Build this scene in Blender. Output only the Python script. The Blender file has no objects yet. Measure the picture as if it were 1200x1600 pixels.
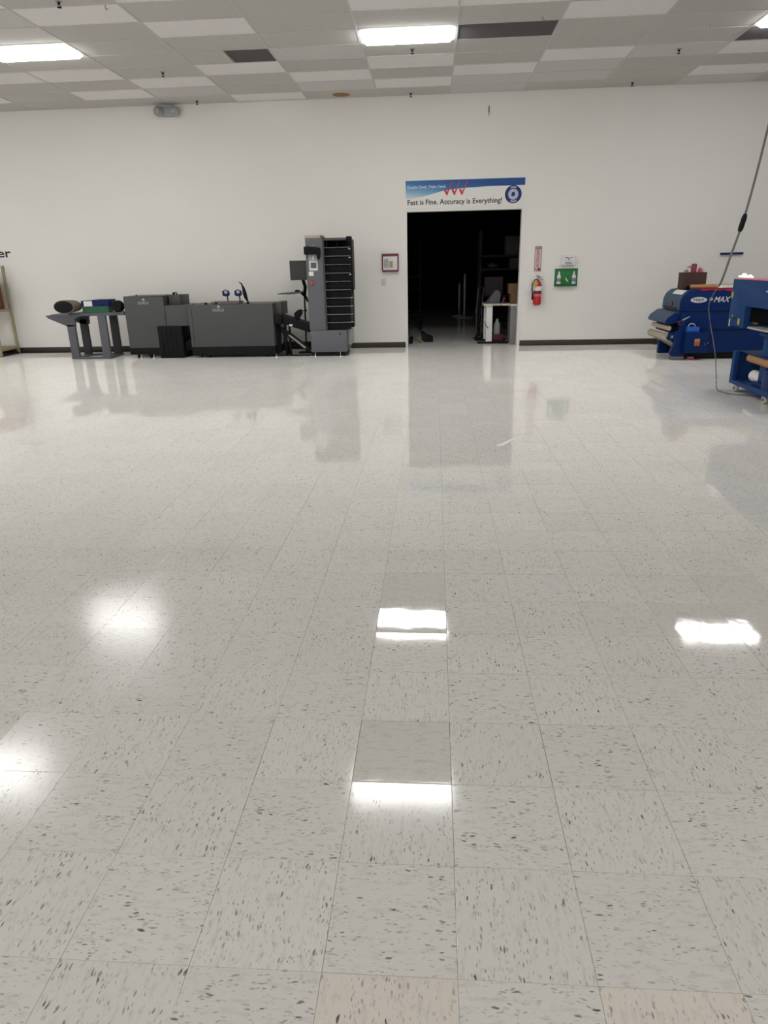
import bpy, bmesh, math, random
from mathutils import Vector, Matrix
random.seed(7)
SC = bpy.context.scene
COL = SC.collection
PI = math.pi

# ------------------------------------------------------------------ camera
cd = bpy.data.cameras.new('camera'); cam = bpy.data.objects.new('camera', cd); COL.objects.link(cam)
PITCH, YAW, ROLL, FPX, EYE = .344, .0759, -.0226, 1080.38, 1.4945
cd.sensor_fit = 'VERTICAL'; cd.sensor_height = 24.0; cd.lens = 24.0*FPX/1600
cd.clip_end = 200; cd.clip_start = .05
f_ = Vector((-math.sin(YAW)*math.cos(PITCH), math.cos(YAW)*math.cos(PITCH), -math.sin(PITCH)))
r_ = Vector((math.cos(YAW), math.sin(YAW), 0)); u_ = r_.cross(f_)
r2 = r_*math.cos(ROLL)+u_*math.sin(ROLL); u2 = -r_*math.sin(ROLL)+u_*math.cos(ROLL)
cam.matrix_world = Matrix(((r2.x, u2.x, -f_.x, 0), (r2.y, u2.y, -f_.y, 0), (r2.z, u2.z, -f_.z, EYE), (0, 0, 0, 1)))
SC.camera = cam

# ------------------------------------------------------------------ world, light and exposure
w = bpy.data.worlds.new('world'); SC.world = w; w.use_nodes = True
w.node_tree.nodes['Background'].inputs[0].default_value = (.5, .55, .6, 1)
w.node_tree.nodes['Background'].inputs[1].default_value = .02
SC.view_settings.view_transform = 'Standard'; SC.view_settings.look = 'None'
SC.view_settings.exposure = 0.0; SC.view_settings.gamma = 1.0; SC.view_settings.use_curve_mapping = False
LAMP = 22.0                      # radiance of the fluorescent panels (the only lights)
LAMP_COL = (1.0, .985, .965, 1)

# ------------------------------------------------------------------ materials
MATS = {}
def mat(name, col, rough=.5, metal=0.0, spec=.5, noise=.06, nscale=18.0, bump=0.0, emit=None, estr=0.0):
    if name in MATS: return MATS[name]
    m = bpy.data.materials.new(name); m.use_nodes = True; nt = m.node_tree; N = nt.nodes; L = nt.links
    b = N['Principled BSDF']; b.inputs['Roughness'].default_value = rough; b.inputs['Metallic'].default_value = metal
    b.inputs['Specular IOR Level'].default_value = spec
    tc = N.new('ShaderNodeTexCoord'); nz = N.new('ShaderNodeTexNoise'); nz.inputs['Scale'].default_value = nscale
    nz.inputs['Detail'].default_value = 3
    L.new(tc.outputs['Object'], nz.inputs['Vector'])
    mx = N.new('ShaderNodeMix'); mx.data_type = 'RGBA'
    c = tuple(col)+(1,) if len(col) == 3 else col
    mx.inputs[6].default_value = tuple(max(0, v*(1-noise)) for v in c[:3])+(1,)
    mx.inputs[7].default_value = tuple(min(1, v*(1+noise)) for v in c[:3])+(1,)
    L.new(nz.outputs['Fac'], mx.inputs[0]); L.new(mx.outputs[2], b.inputs['Base Color'])
    if bump:
        bp = N.new('ShaderNodeBump'); bp.inputs['Strength'].default_value = .6; bp.inputs['Distance'].default_value = bump
        L.new(nz.outputs['Fac'], bp.inputs['Height']); L.new(bp.outputs['Normal'], b.inputs['Normal'])
    if emit:
        b.inputs['Emission Color'].default_value = emit; b.inputs['Emission Strength'].default_value = estr
    MATS[name] = m; return m

def floor_mat(name, base, r0, r1, fleck=1.0, streak=.35, worn=True):
    """vinyl composition tile: stretched flecks along the tile's own grain, waxed surface"""
    m = bpy.data.materials.new(name); m.use_nodes = True; nt = m.node_tree; N = nt.nodes; L = nt.links
    N.remove(N['Principled BSDF'])
    b = N.new('ShaderNodeBsdfDiffuse'); gl = N.new('ShaderNodeBsdfGlossy'); fn = N.new('ShaderNodeFresnel'); fn.inputs['IOR'].default_value = 1.5
    gc = N.new('ShaderNodeCombineColor'); [L.new(fn.outputs[0], gc.inputs[q]) for q in range(3)]; L.new(gc.outputs[0], gl.inputs['Color'])
    ad = N.new('ShaderNodeAddShader'); L.new(b.outputs[0], ad.inputs[0]); L.new(gl.outputs[0], ad.inputs[1]); L.new(ad.outputs[0], N['Material Output'].inputs['Surface'])
    uv = N.new('ShaderNodeUVMap'); uv.uv_map = 'UVMap'
    oi = N.new('ShaderNodeObjectInfo'); at = N.new('ShaderNodeAttribute'); at.attribute_name = 'rnd'
    add = N.new('ShaderNodeMath'); add.operation = 'ADD'; L.new(oi.outputs['Random'], add.inputs[0]); L.new(at.outputs['Fac'], add.inputs[1])
    fr = N.new('ShaderNodeMath'); fr.operation = 'FRACT'; L.new(add.outputs[0], fr.inputs[0])
    off = N.new('ShaderNodeVectorMath'); off.operation = 'MULTIPLY_ADD'
    cv = N.new('ShaderNodeCombineXYZ'); 
    for k in range(3): L.new(fr.outputs[0], cv.inputs[k])
    L.new(cv.outputs[0], off.inputs[0]); off.inputs[1].default_value = (37, 53, 0); L.new(uv.outputs[0], off.inputs[2])
    # warp
    wn = N.new('ShaderNodeTexNoise'); wn.inputs['Scale'].default_value = 22; wn.inputs['Detail'].default_value = 2
    L.new(off.outputs[0], wn.inputs['Vector'])
    wv = N.new('ShaderNodeVectorMath'); wv.operation = 'MULTIPLY_ADD'; L.new(wn.outputs['Color'], wv.inputs[0]); wv.inputs[1].default_value = (.022, .022, 0); L.new(off.outputs[0], wv.inputs[2])
    def vor(sx, sy, prob, rmin, rmax):
        sc = N.new('ShaderNodeVectorMath'); sc.operation = 'MULTIPLY'; sc.inputs[1].default_value = (sx, sy, 1); L.new(wv.outputs[0], sc.inputs[0])
        v = N.new('ShaderNodeTexVoronoi'); v.voronoi_dimensions = '2D'; v.inputs['Scale'].default_value = 1; L.new(sc.outputs[0], v.inputs['Vector'])
        sp = N.new('ShaderNodeSeparateColor'); L.new(v.outputs['Color'], sp.inputs[0])
        # radius from the cell's random value: below prob -> none
        mr = N.new('ShaderNodeMapRange'); mr.inputs['From Min'].default_value = 1-prob; mr.inputs['From Max'].default_value = 1
        mr.inputs['To Min'].default_value = rmin; mr.inputs['To Max'].default_value = rmax; L.new(sp.outputs[0], mr.inputs['Value'])
        gt = N.new('ShaderNodeMath'); gt.operation = 'GREATER_THAN'; gt.inputs[1].default_value = 1-prob; L.new(sp.outputs[0], gt.inputs[0])
        ra = N.new('ShaderNodeMath'); ra.operation = 'MULTIPLY'; L.new(mr.outputs[0], ra.inputs[0]); L.new(gt.outputs[0], ra.inputs[1])
        sb = N.new('ShaderNodeMath'); sb.operation = 'SUBTRACT'; L.new(ra.outputs[0], sb.inputs[0]); L.new(v.outputs['Distance'], sb.inputs[1])
        st = N.new('ShaderNodeMapRange'); st.inputs['From Min'].default_value = 0; st.inputs['From Max'].default_value = .10; L.new(sb.outputs[0], st.inputs['Value'])
        dk = N.new('ShaderNodeMapRange'); dk.inputs['To Min'].default_value = .25; dk.inputs['To Max'].default_value = 1.0; L.new(sp.outputs[1], dk.inputs['Value'])
        mu = N.new('ShaderNodeMath'); mu.operation = 'MULTIPLY'; L.new(st.outputs[0], mu.inputs[0]); L.new(dk.outputs[0], mu.inputs[1])
        return mu.outputs[0]
    big = vor(110, 34, .22, .14, .38); small = vor(165, 60, .34, .16, .46)
    # soft streaks
    ss = N.new('ShaderNodeVectorMath'); ss.operation = 'MULTIPLY'; ss.inputs[1].default_value = (75, 18, 1); L.new(off.outputs[0], ss.inputs[0])
    sn = N.new('ShaderNodeTexNoise'); sn.inputs['Scale'].default_value = 1; sn.inputs['Detail'].default_value = 4; L.new(ss.outputs[0], sn.inputs['Vector'])
    sr = N.new('ShaderNodeMapRange'); sr.inputs['From Min'].default_value = .52; sr.inputs['From Max'].default_value = .78; L.new(sn.outputs['Fac'], sr.inputs['Value'])
    def mixc(a, bcol, fac, mul):
        mm = N.new('ShaderNodeMath'); mm.operation = 'MULTIPLY'; mm.inputs[1].default_value = mul; L.new(fac, mm.inputs[0])
        x = N.new('ShaderNodeMix'); x.data_type = 'RGBA'; L.new(mm.outputs[0], x.inputs[0]); L.new(a, x.inputs[6]); x.inputs[7].default_value = bcol+(1,)
        return x.outputs[2]
    # base tint per tile
    bt = N.new('ShaderNodeMix'); bt.data_type = 'RGBA'; L.new(fr.outputs[0], bt.inputs[0])
    bt.inputs[6].default_value = tuple(v*.975 for v in base)+(1,); bt.inputs[7].default_value = tuple(v*1.025 for v in base)+(1,)
    c = mixc(bt.outputs[2], (.30, .29, .27), sr.outputs[0], streak)
    cn = N.new('ShaderNodeTexNoise'); cn.inputs['Scale'].default_value = 13; cn.inputs['Detail'].default_value = 2; L.new(off.outputs[0], cn.inputs['Vector'])
    cq = N.new('ShaderNodeMapRange'); cq.inputs['From Min'].default_value = .40; cq.inputs['From Max'].default_value = .58; cq.inputs['To Min'].default_value = .3; L.new(cn.outputs['Fac'], cq.inputs['Value'])
    def clus(a):
        q = N.new('ShaderNodeMath'); q.operation = 'MULTIPLY'; L.new(a, q.inputs[0]); L.new(cq.outputs[0], q.inputs[1]); return q.outputs[0]
    c = mixc(c, (.20, .19, .18), clus(small), .75*fleck)
    c = mixc(c, (.06, .055, .05), clus(big), .95*fleck)
    L.new(c, b.inputs['Color'])
    # wax: roughness differs from tile to tile and in broad worn clouds
    tcg = N.new('ShaderNodeNewGeometry'); gn = N.new('ShaderNodeTexNoise'); gn.inputs['Scale'].default_value = 1.3; gn.inputs['Detail'].default_value = 3
    L.new(tcg.outputs['Position'], gn.inputs['Vector'])
    av = N.new('ShaderNodeMath'); av.operation = 'MULTIPLY_ADD'; L.new(gn.outputs['Fac'], av.inputs[0]); av.inputs[1].default_value = .7
    f2 = N.new('ShaderNodeMath'); f2.operation = 'MULTIPLY'; f2.inputs[1].default_value = .3; L.new(fr.outputs[0], f2.inputs[0]); L.new(f2.outputs[0], av.inputs[2])
    rr = N.new('ShaderNodeMapRange'); rr.inputs['From Min'].default_value = .25; rr.inputs['From Max'].default_value = .8
    rr.inputs['To Min'].default_value = r0; rr.inputs['To Max'].default_value = r1; L.new(av.outputs[0], rr.inputs['Value']); ro = rr.outputs[0]
    if worn:                               # scuffed, less waxed patches of floor
        for (px, py, pr, pa) in ((-1.22, 2.72, .80, .105), (-1.05, 1.85, .62, .105), (-.1, 1.50, .42, .055)):
            ds = N.new('ShaderNodeVectorMath'); ds.operation = 'DISTANCE'; L.new(tcg.outputs['Position'], ds.inputs[0]); ds.inputs[1].default_value = (px, py, 0)
            fa = N.new('ShaderNodeMapRange'); fa.interpolation_type = 'SMOOTHSTEP'; fa.inputs['From Min'].default_value = pr; fa.inputs['From Max'].default_value = pr*.45
            fa.inputs['To Min'].default_value = 0; fa.inputs['To Max'].default_value = pa; L.new(ds.outputs['Value'], fa.inputs['Value'])
            sm = N.new('ShaderNodeMath'); sm.operation = 'ADD'; L.new(ro, sm.inputs[0]); L.new(fa.outputs[0], sm.inputs[1]); ro = sm.outputs[0]
    L.new(ro, gl.inputs['Roughness'])
    # gentle waviness
    bn = N.new('ShaderNodeTexNoise'); bn.inputs['Scale'].default_value = 9; bn.inputs['Detail'].default_value = 2; L.new(tcg.outputs['Position'], bn.inputs['Vector'])
    bp = N.new('ShaderNodeBump'); bp.inputs['Strength'].default_value = 1; bp.inputs['Distance'].default_value = .00025
    L.new(bn.outputs['Fac'], bp.inputs['Height']); L.new(bp.outputs['Normal'], gl.inputs['Normal']); L.new(bp.outputs['Normal'], fn.inputs['Normal'])
    return m

def ceil_mat(name, base):
    m = mat(name, base, rough=.95, spec=.1, noise=.05, nscale=14)
    return m

M_wall = mat('wall_paint', (.88, .868, .835), rough=.75, spec=.25, noise=.02, nscale=1.2)
M_tan = mat('wall_dim', (.70, .69, .67), rough=.8, spec=.2)
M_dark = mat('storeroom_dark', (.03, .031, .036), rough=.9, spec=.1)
M_base = mat('baseboard_brown', (.035, .028, .022), rough=.5)
M_joint = mat('tile_joint', (.17, .155, .14), rough=.9, spec=.1)
M_grid = mat('ceiling_grid_metal', (.66, .65, .63), rough=.6)
M_ct = ceil_mat('ceiling_tile_old', (.655, .638, .60)); M_ct2 = ceil_mat('ceiling_tile_new', (.96, .925, .91)); M_ct3 = ceil_mat('ceiling_tile_mid', (.75, .735, .71))
M_gray = mat('graphite_metal', (.066, .068, .072), rough=.45); M_gray2 = mat('tower_grey_metal', (.125, .127, .145), rough=.42)
M_stand = mat('stand_grey_metal', (.10, .105, .125), rough=.5); M_standd = mat('stand_dark_metal', (.035, .034, .045), rough=.55)
M_black = mat('black_plastic', (.008, .008, .010), rough=.5, spec=.16); M_blackm = mat('black_matt', (.012, .012, .014), rough=.8, spec=.15)
M_white = mat('white_plastic', (.80, .80, .79), rough=.4); M_paper = mat('white_paper', (.85, .84, .82), rough=.8)
M_blue = mat('navy_enamel', (.003, .022, .115), rough=.38, spec=.15, noise=.12, nscale=5); M_blue2 = mat('slate_blue_enamel', (.013, .055, .19), rough=.5, spec=.15, noise=.08, nscale=5)
M_blue3 = mat('pale_blue_enamel', (.045, .085, .15), rough=.5, spec=.25, noise=.1, nscale=6); M_bright = mat('bright_blue_plastic', (.01, .10, .50), rough=.4)
M_red = mat('red_enamel', (.52, .012, .02), rough=.3); M_orange = mat('orange_red_plastic', (.60, .06, .02), rough=.4); M_chrome = mat('chrome', (.7, .7, .72), rough=.2, metal=1)
M_steel = mat('dull_steel', (.30, .30, .31), rough=.4, metal=.7); M_green = mat('green_plastic', (.015, .20, .035), rough=.45); M_dgreen = mat('dark_green_plastic', (.02, .12, .06), rough=.5)
M_card = mat('cardboard', (.36, .21, .10), rough=.85); M_brown = mat('dark_brown_card', (.065, .028, .022), rough=.8); M_kraft = mat('kraft_paper', (.42, .22, .09), rough=.75)
M_pink = mat('pink_paper', (.62, .16, .22), rough=.8); M_crim = mat('crimson_cloth', (.45, .01, .06), rough=.9); M_maroon = mat('maroon_plastic', (.17, .02, .045), rough=.5)
M_belt = mat('beige_belt', (.48, .42, .34), rough=.8); M_yel = mat('yellow_sticker', (.50, .42, .06), rough=.6); M_rack = mat('olive_cream_metal', (.32, .30, .19), rough=.5)
M_navyp = mat('navy_plastic', (.008, .018, .10), rough=.5, spec=.2); M_taupe = mat('taupe_tube', (.16, .13, .10), rough=.8)
M_screen = mat('display_grey', (.10, .11, .12), rough=.2); M_lgray = mat('light_grey_plastic', (.42, .43, .45), rough=.45)
M_ink = mat('black_ink', (.015, .015, .018), rough=.7); M_cream = mat('cream_paper', (.56, .50, .38), rough=.85); M_inkb = mat('navy_ink', (.008, .025, .15), rough=.6)
M_inkr = mat('red_ink', (.62, .04, .07), rough=.6); M_wheel = mat('beige_rubber', (.55, .52, .44), rough=.6); M_rust = mat('water_stain', (.36, .22, .10), rough=.95, spec=.1, noise=.25, nscale=20)
M_cord = mat('grey_cord', (.15, .145, .135), rough=.6)
FL = floor_mat('vinyl_tile', (.607, .598, .574), .03, .075)
FLG = floor_mat('vinyl_tile_glossy', (.56, .545, .515), .025, .045, fleck=.35, streak=.5, worn=False)
FLB = floor_mat('vinyl_tile_beige', (.63, .59, .54), .10, .16)

# ------------------------------------------------------------------ mesh builder (world coordinates)
class MB:
    def __init__(s): s.bm = bmesh.new()
    def box(s, x0, x1, y0, y1, z0, z1, bev=0.0):
        b2 = bmesh.new(); bmesh.ops.create_cube(b2, size=1)
        for v in b2.verts: v.co = Vector(((x0+x1)/2+v.co.x*(x1-x0), (y0+y1)/2+v.co.y*(y1-y0), (z0+z1)/2+v.co.z*(z1-z0)))
        if bev: bmesh.ops.bevel(b2, geom=b2.edges[:], offset=bev, segments=2, affect='EDGES', profile=.6)
        s._add(b2); return s
    def _add(s, b2):
        me = bpy.data.meshes.new('t'); b2.to_mesh(me); b2.free(); s.bm.from_mesh(me); bpy.data.meshes.remove(me)
    def prism(s, pts, axis, a, b, bev=0.0):
        """pts: 2-D outline in the two other axes (x,z for 'y'; y,z for 'x'; x,y for 'z')"""
        b2 = bmesh.new()
        def P(p, t): return {'y': (p[0], t, p[1]), 'x': (t, p[0], p[1]), 'z': (p[0], p[1], t)}[axis]
        A = [b2.verts.new(P(p, a)) for p in pts]; B = [b2.verts.new(P(p, b)) for p in pts]
        b2.faces.new(A); b2.faces.new(B[::-1]); n = len(pts)
        for i in range(n): b2.faces.new((A[i], B[i], B[(i+1) % n], A[(i+1) % n]))
        bmesh.ops.recalc_face_normals(b2, faces=b2.faces[:])
        if bev: bmesh.ops.bevel(b2, geom=b2.edges[:], offset=bev, segments=2, affect='EDGES', profile=.6)
        s._add(b2); return s
    def tube(s, path, r, n=12, cap=True, rb=None):
        """swept circle (or ellipse r, rb) along points; r may be a list"""
        b2 = bmesh.new(); path = [Vector(p) for p in path]; rings = []
        up = Vector((0, 0, 1))
        for i, p in enumerate(path):
            d = (path[min(i+1, len(path)-1)]-path[max(i-1, 0)]).normalized()
            ref = up if abs(d.z) < .9 else Vector((0, 1, 0))
            a = d.cross(ref).normalized(); b = a.cross(d).normalized()
            ra = r[i] if isinstance(r, (list, tuple)) else r; rbb = (rb[i] if isinstance(rb, (list, tuple)) else rb) if rb else ra
            rings.append([b2.verts.new(p+a*ra*math.cos(2*PI*k/n)+b*rbb*math.sin(2*PI*k/n)) for k in range(n)])
        for i in range(len(rings)-1):
            for k in range(n): b2.faces.new((rings[i][k], rings[i][(k+1) % n], rings[i+1][(k+1) % n], rings[i+1][k]))
        if cap: b2.faces.new(rings[0][::-1]); b2.faces.new(rings[-1])
        bmesh.ops.recalc_face_normals(b2, faces=b2.faces[:]) if cap else None
        s._add(b2); return s
    def cyl(s, p, q, r, n=16): return s.tube([p, q], r, n)
    def lathe(s, prof, c, axis='z', n=20):
        """profile (radius, height) turned about an axis through c"""
        b2 = bmesh.new(); rings = []
        for (r, h) in prof:
            ring = []
            for k in range(n):
                a = 2*PI*k/n; u, v = r*math.cos(a), r*math.sin(a)
                co = {'z': (u, v, h), 'y': (u, h, v), 'x': (h, u, v)}[axis]
                ring.append(b2.verts.new(Vector(c)+Vector(co)))
            rings.append(ring)
        for i in range(len(rings)-1):
            for k in range(n): b2.faces.new((rings[i][k], rings[i][(k+1) % n], rings[i+1][(k+1) % n], rings[i+1][k]))
        b2.faces.new(rings[0]); b2.faces.new(rings[-1]); bmesh.ops.recalc_face_normals(b2, faces=b2.faces[:])
        bmesh.ops.remove_doubles(b2, verts=b2.verts[:], dist=1e-6)
        s._add(b2); return s
    def sph(s, c, rx, ry=None, rz=None, n=14):
        b2 = bmesh.new(); bmesh.ops.create_uvsphere(b2, u_segments=n, v_segments=n//2+1, radius=1)
        for v in b2.verts: v.co = Vector((c[0]+v.co.x*rx, c[1]+v.co.y*(ry or rx), c[2]+v.co.z*(rz or rx)))
        s._add(b2); return s
    def crumple(s, c, rx, ry, rz, seed=1, n=10):
        rnd = random.Random(seed); b2 = bmesh.new(); bmesh.ops.create_icosphere(b2, subdivisions=2, radius=1)
        for v in b2.verts:
            k = rnd.uniform(.72, 1.12); v.co = Vector((c[0]+v.co.x*rx*k, c[1]+v.co.y*ry*k, c[2]+max(v.co.z, -.75)*rz*k))
        s._add(b2); return s

ORG = {}
def finish(mb, name, m, parent=None, origin=None, smooth=35):
    me = bpy.data.meshes.new(name); 
    if origin is None:
        if parent is not None: origin = ORG[parent.name_full]
        else:
            cs = [v.co for v in mb.bm.verts]; lo = [min(c[i] for c in cs) for i in range(3)]; hi = [max(c[i] for c in cs) for i in range(3)]
            origin = Vector(((lo[0]+hi[0])/2, (lo[1]+hi[1])/2, lo[2]))
    origin = Vector(origin)
    bmesh.ops.translate(mb.bm, verts=mb.bm.verts[:], vec=-origin)
    mb.bm.to_mesh(me); mb.bm.free(); me.materials.append(m)
    me.polygons.foreach_set('use_smooth', [True]*len(me.polygons)); me.set_sharp_from_angle(angle=math.radians(smooth))
    o = bpy.data.objects.new(name, me); COL.objects.link(o); ORG[o.name_full] = origin
    if parent is not None: o.parent = parent
    else: o.location = origin
    return o
def part(name, mb, m, parent, label=None):
    o = finish(mb, name, m, parent)
    if label: o['label'] = label
    return o
def tag(o, label, cat, group=None):
    o['label'] = label; o['category'] = cat
    if group: o['group'] = group
    return o
def thing(name, label, cat, loc, group=None):
    o = bpy.data.objects.new(name, None); COL.objects.link(o); o.location = loc; ORG[o.name_full] = Vector(loc); o.empty_display_size = .1
    return tag(o, label, cat, group)
def struct(name, mb, m, origin=(0, 0, 0)):
    o = finish(mb, name, m, None, origin); o['kind'] = 'structure'; return o
def box(*a, **k): return MB().box(*a, **k)
def solo(name, mb, m, label, cat, group=None): return tag(finish(mb, name, m), label, cat, group)

def text(name, body, x0, x1, z0, z1, y, m, parent, face='y', shear=0.0, rot=False, label=None, depth=.002, bold=.016):
    """flat lettering fitted to the rectangle x0..x1, z0..z1 on the plane y (facing -y), or, face 'x', y0..y1 on the plane x facing -x"""
    cu = bpy.data.curves.new('tc', 'FONT'); cu.body = body; cu.size = 1; cu.extrude = .01; cu.shear = shear; cu.resolution_u = 3; cu.offset = bold
    ob = bpy.data.objects.new('tc', cu); COL.objects.link(ob)
    dg = bpy.context.evaluated_depsgraph_get(); me = bpy.data.meshes.new_from_object(ob.evaluated_get(dg))
    bpy.data.objects.remove(ob); bpy.data.curves.remove(cu)
    vs = [v.co.copy() for v in me.vertices]
    if rot: vs = [Vector((-v.y, v.x, v.z)) for v in vs]
    lx, hx = min(v.x for v in vs), max(v.x for v in vs); ly, hy = min(v.y for v in vs), max(v.y for v in vs)
    bm = bmesh.new(); bm.from_mesh(me); bm.verts.ensure_lookup_table()
    for i, v in enumerate(vs):
        a = (v.x-lx)/(hx-lx); b = (v.y-ly)/(hy-ly); d = depth if v.z > 0 else 0
        bm.verts[i].co = Vector((x0+a*(x1-x0), y-d, z0+b*(z1-z0)))
    bpy.data.meshes.remove(me); mb = MB(); mb.bm.free(); mb.bm = bm
    o = finish(mb, name, m, parent, smooth=30)
    if label: o['label'] = label
    return o

# ------------------------------------------------------------------ the hall's shell
D, H = 13.408, 4.18
XL, XR, YB = -20.0, 11.0, -26.0
DX0, DX1, DZ = -.495, 1.545, 2.365
YD = 25.0
wb = MB().box(XL, DX0, D, D+.15, 0, H+.1).box(DX1, XR, D, D+.15, 0, H+.1).box(DX0, DX1, D, D+.15, DZ, H+.1)
struct('wall_back', wb, M_wall)
struct('wall_left', box(XL-.1, XL, YB, D+.15, 0, H+.1), M_wall)
struct('wall_right', box(XR, XR+.1, YB, D+.15, 0, H+.1), M_wall)
struct('wall_front', box(XL-.1, XR+.1, YB-.1, YB, 0, H+.1), M_tan)
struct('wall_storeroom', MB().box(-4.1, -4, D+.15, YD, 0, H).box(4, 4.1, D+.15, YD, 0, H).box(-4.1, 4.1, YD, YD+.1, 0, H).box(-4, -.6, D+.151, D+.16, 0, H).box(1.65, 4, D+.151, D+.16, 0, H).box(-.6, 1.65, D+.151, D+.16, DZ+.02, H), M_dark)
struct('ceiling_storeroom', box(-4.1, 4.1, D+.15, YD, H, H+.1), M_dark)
floor = struct('floor', box(XL, XR, YB, YD+.1, -.12, -.0035), M_joint)
bh, bt_ = .10, .012
struct('baseboard_left', box(XL+.02, DX0-.04, D-bt_, D-.0005, 0.001, bh, bev=.003), M_base)
struct('baseboard_right', box(DX1+.05, XR-.02, D-bt_, D-.0005, 0.001, bh, bev=.003), M_base)
# plain painted lining of the doorway
struct('trim_1', MB().box(DX0-.035, DX0+.004, D-.012, D+.16, 0.001, DZ).box(DX1-.004, DX1+.035, D-.012, D+.16, 0.001, DZ).box(DX0-.035, DX1+.035, D-.012, D+.16, DZ-.004, DZ+.03), M_wall)

# ------------------------------------------------------------------ floor tiles
T, X0, Y0, TH = .3048, .0573, 1.0995, .0032
GAP = .0004
def tile_mesh():
    bm = bmesh.new(); a = T/2-GAP; e = .0004
    top = [bm.verts.new(p) for p in ((-a+e, -a+e, 0), (a-e, -a+e, 0), (a-e, a-e, 0), (-a+e, a-e, 0))]
    mid = [bm.verts.new(p) for p in ((-a, -a, -e*.5), (a, -a, -e*.5), (a, a, -e*.5), (-a, a, -e*.5))]
    bot = [bm.verts.new(p) for p in ((-a, -a, -TH), (a, -a, -TH), (a, a, -TH), (-a, a, -TH))]
    bm.faces.new(top)
    for i in range(4):
        j = (i+1) % 4; bm.faces.new((mid[i], mid[j], top[j], top[i])); bm.faces.new((bot[i], bot[j], mid[j], mid[i]))
    uv = bm.loops.layers.uv.new('UVMap')
    for f in bm.faces:
        for l in f.loops: l[uv].uv = (l.vert.co.x, l.vert.co.y)
    me = bpy.data.meshes.new('floor_tile'); bm.to_mesh(me); bm.free()
    at = me.attributes.new('rnd', 'FLOAT', 'FACE')
    return me
ME = {}
for k, m in (('n', FL), ('g', FLG), ('b', FLB)):
    ME[k] = tile_mesh(); ME[k].materials.append(m)
special = {(-1, 2): 'g', (-1, 6): 'g', (-1, 5): 'g', (-1, -1): 'b', (1, -1): 'b', (-5, -1): 'b', (4, 5): 'g', (3, 5): 'g', (4, 6): 'g'}
tilt = {(-1, 2): (-.013, .0), (-1, 1): (-.001, 0), (-1, 6): (-.004, 0), (-1, 5): (.0085, 0)}
rt = random.Random(11)
near, far = [], []
for j in range(-90, 40):
    for i in range(-67, 38):
        cx, cy = X0+(i+.5)*T, Y0+(j+.5)*T
        if not (XL < cx < XR and YB < cy < D+.1): continue
        (near if (-3 <= j and .6 < cy < 6.6 and abs(cx+.076*cy) < .575*cy+.34) else far).append((i, j))
near.sort(key=lambda t: t[1]); far += near[300:]; near = near[:300]
used = set(near)
for (i, j) in near:
    k = special.get((i, j), 'n')
    o = bpy.data.objects.new('floor_tile', ME[k]); COL.objects.link(o); o.parent = floor
    tx, ty = tilt.get((i, j), (rt.gauss(0, .0008), rt.gauss(0, .0008)))
    o.location = (X0+(i+.5)*T, Y0+(j+.5)*T, 0); o.rotation_euler = (Matrix.Rotation(tx, 3, 'X') @ Matrix.Rotation(ty, 3, 'Y') @ Matrix.Rotation(((i+j) % 2)*PI/2+(PI if rt.random() < .5 else 0), 3, 'Z')).to_euler()
    sc_ = 1-rt.choice((0, 0, .0008, .0016, .003)); o.scale = (sc_, sc_, 1)
    if k == 'b': o['label'] = 'slightly pinkish beige floor tile'
    if k == 'g': o['label'] = 'shiny grey floor tile with few flecks'
for j in range(40, 80):
    for i in range(-14, 14):
        cx, cy = X0+(i+.5)*T, Y0+(j+.5)*T
        if -4 < cx < 4 and cy < YD: far.append((i, j))
vs, fs, uvs, rn = [], [], [], []
a = T/2-GAP
for (i, j) in far:
    cx, cy = X0+(i+.5)*T, Y0+(j+.5)*T; tx, ty = rt.gauss(0, .0006), rt.gauss(0, .0006); n = len(vs); r = rt.random(); q = (i+j) % 2
    cs = [(-a, -a), (a, -a), (a, a), (-a, a)]
    for (u, v) in cs: vs.append((cx+u, cy+v, u*ty+v*tx))
    for (u, v) in cs: vs.append((cx+u, cy+v, -TH))
    fs.append((n, n+1, n+2, n+3)); uvs += [((v, -u) if q else (u, v)) for (u, v) in cs]; rn.append(r)
    for k in range(4):
        k2 = (k+1) % 4; fs.append((n+4+k, n+4+k2, n+k2, n+k)); uvs += [cs[k], cs[k2], cs[k2], cs[k]]; rn.append(r)
me = bpy.data.meshes.new('distant_floor_tile'); me.from_pydata(vs, [], fs); me.materials.append(FL)
ul = me.uv_layers.new(name='UVMap'); ul.data.foreach_set('uv', [c for p in uvs for c in p])
at = me.attributes.new('rnd', 'FLOAT', 'FACE'); at.data.foreach_set('value', rn)
o = bpy.data.objects.new('distant_floor_tile', me); COL.objects.link(o); o.parent = floor; o['kind'] = 'stuff'

sc1 = MB().prism([(.545, 5.84), (.60, 5.87), (.66, 5.98), (.73, 6.11), (.715, 6.12), (.64, 6.02), (.585, 5.93), (.54, 5.87)], 'z', .0006, .0012)  # flat white sliver laid on the floor tiles
part('scuff_mark', sc1, mat('streak_white', (.85, .85, .84), rough=.5), floor, 'short white streak on the floor')

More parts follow.
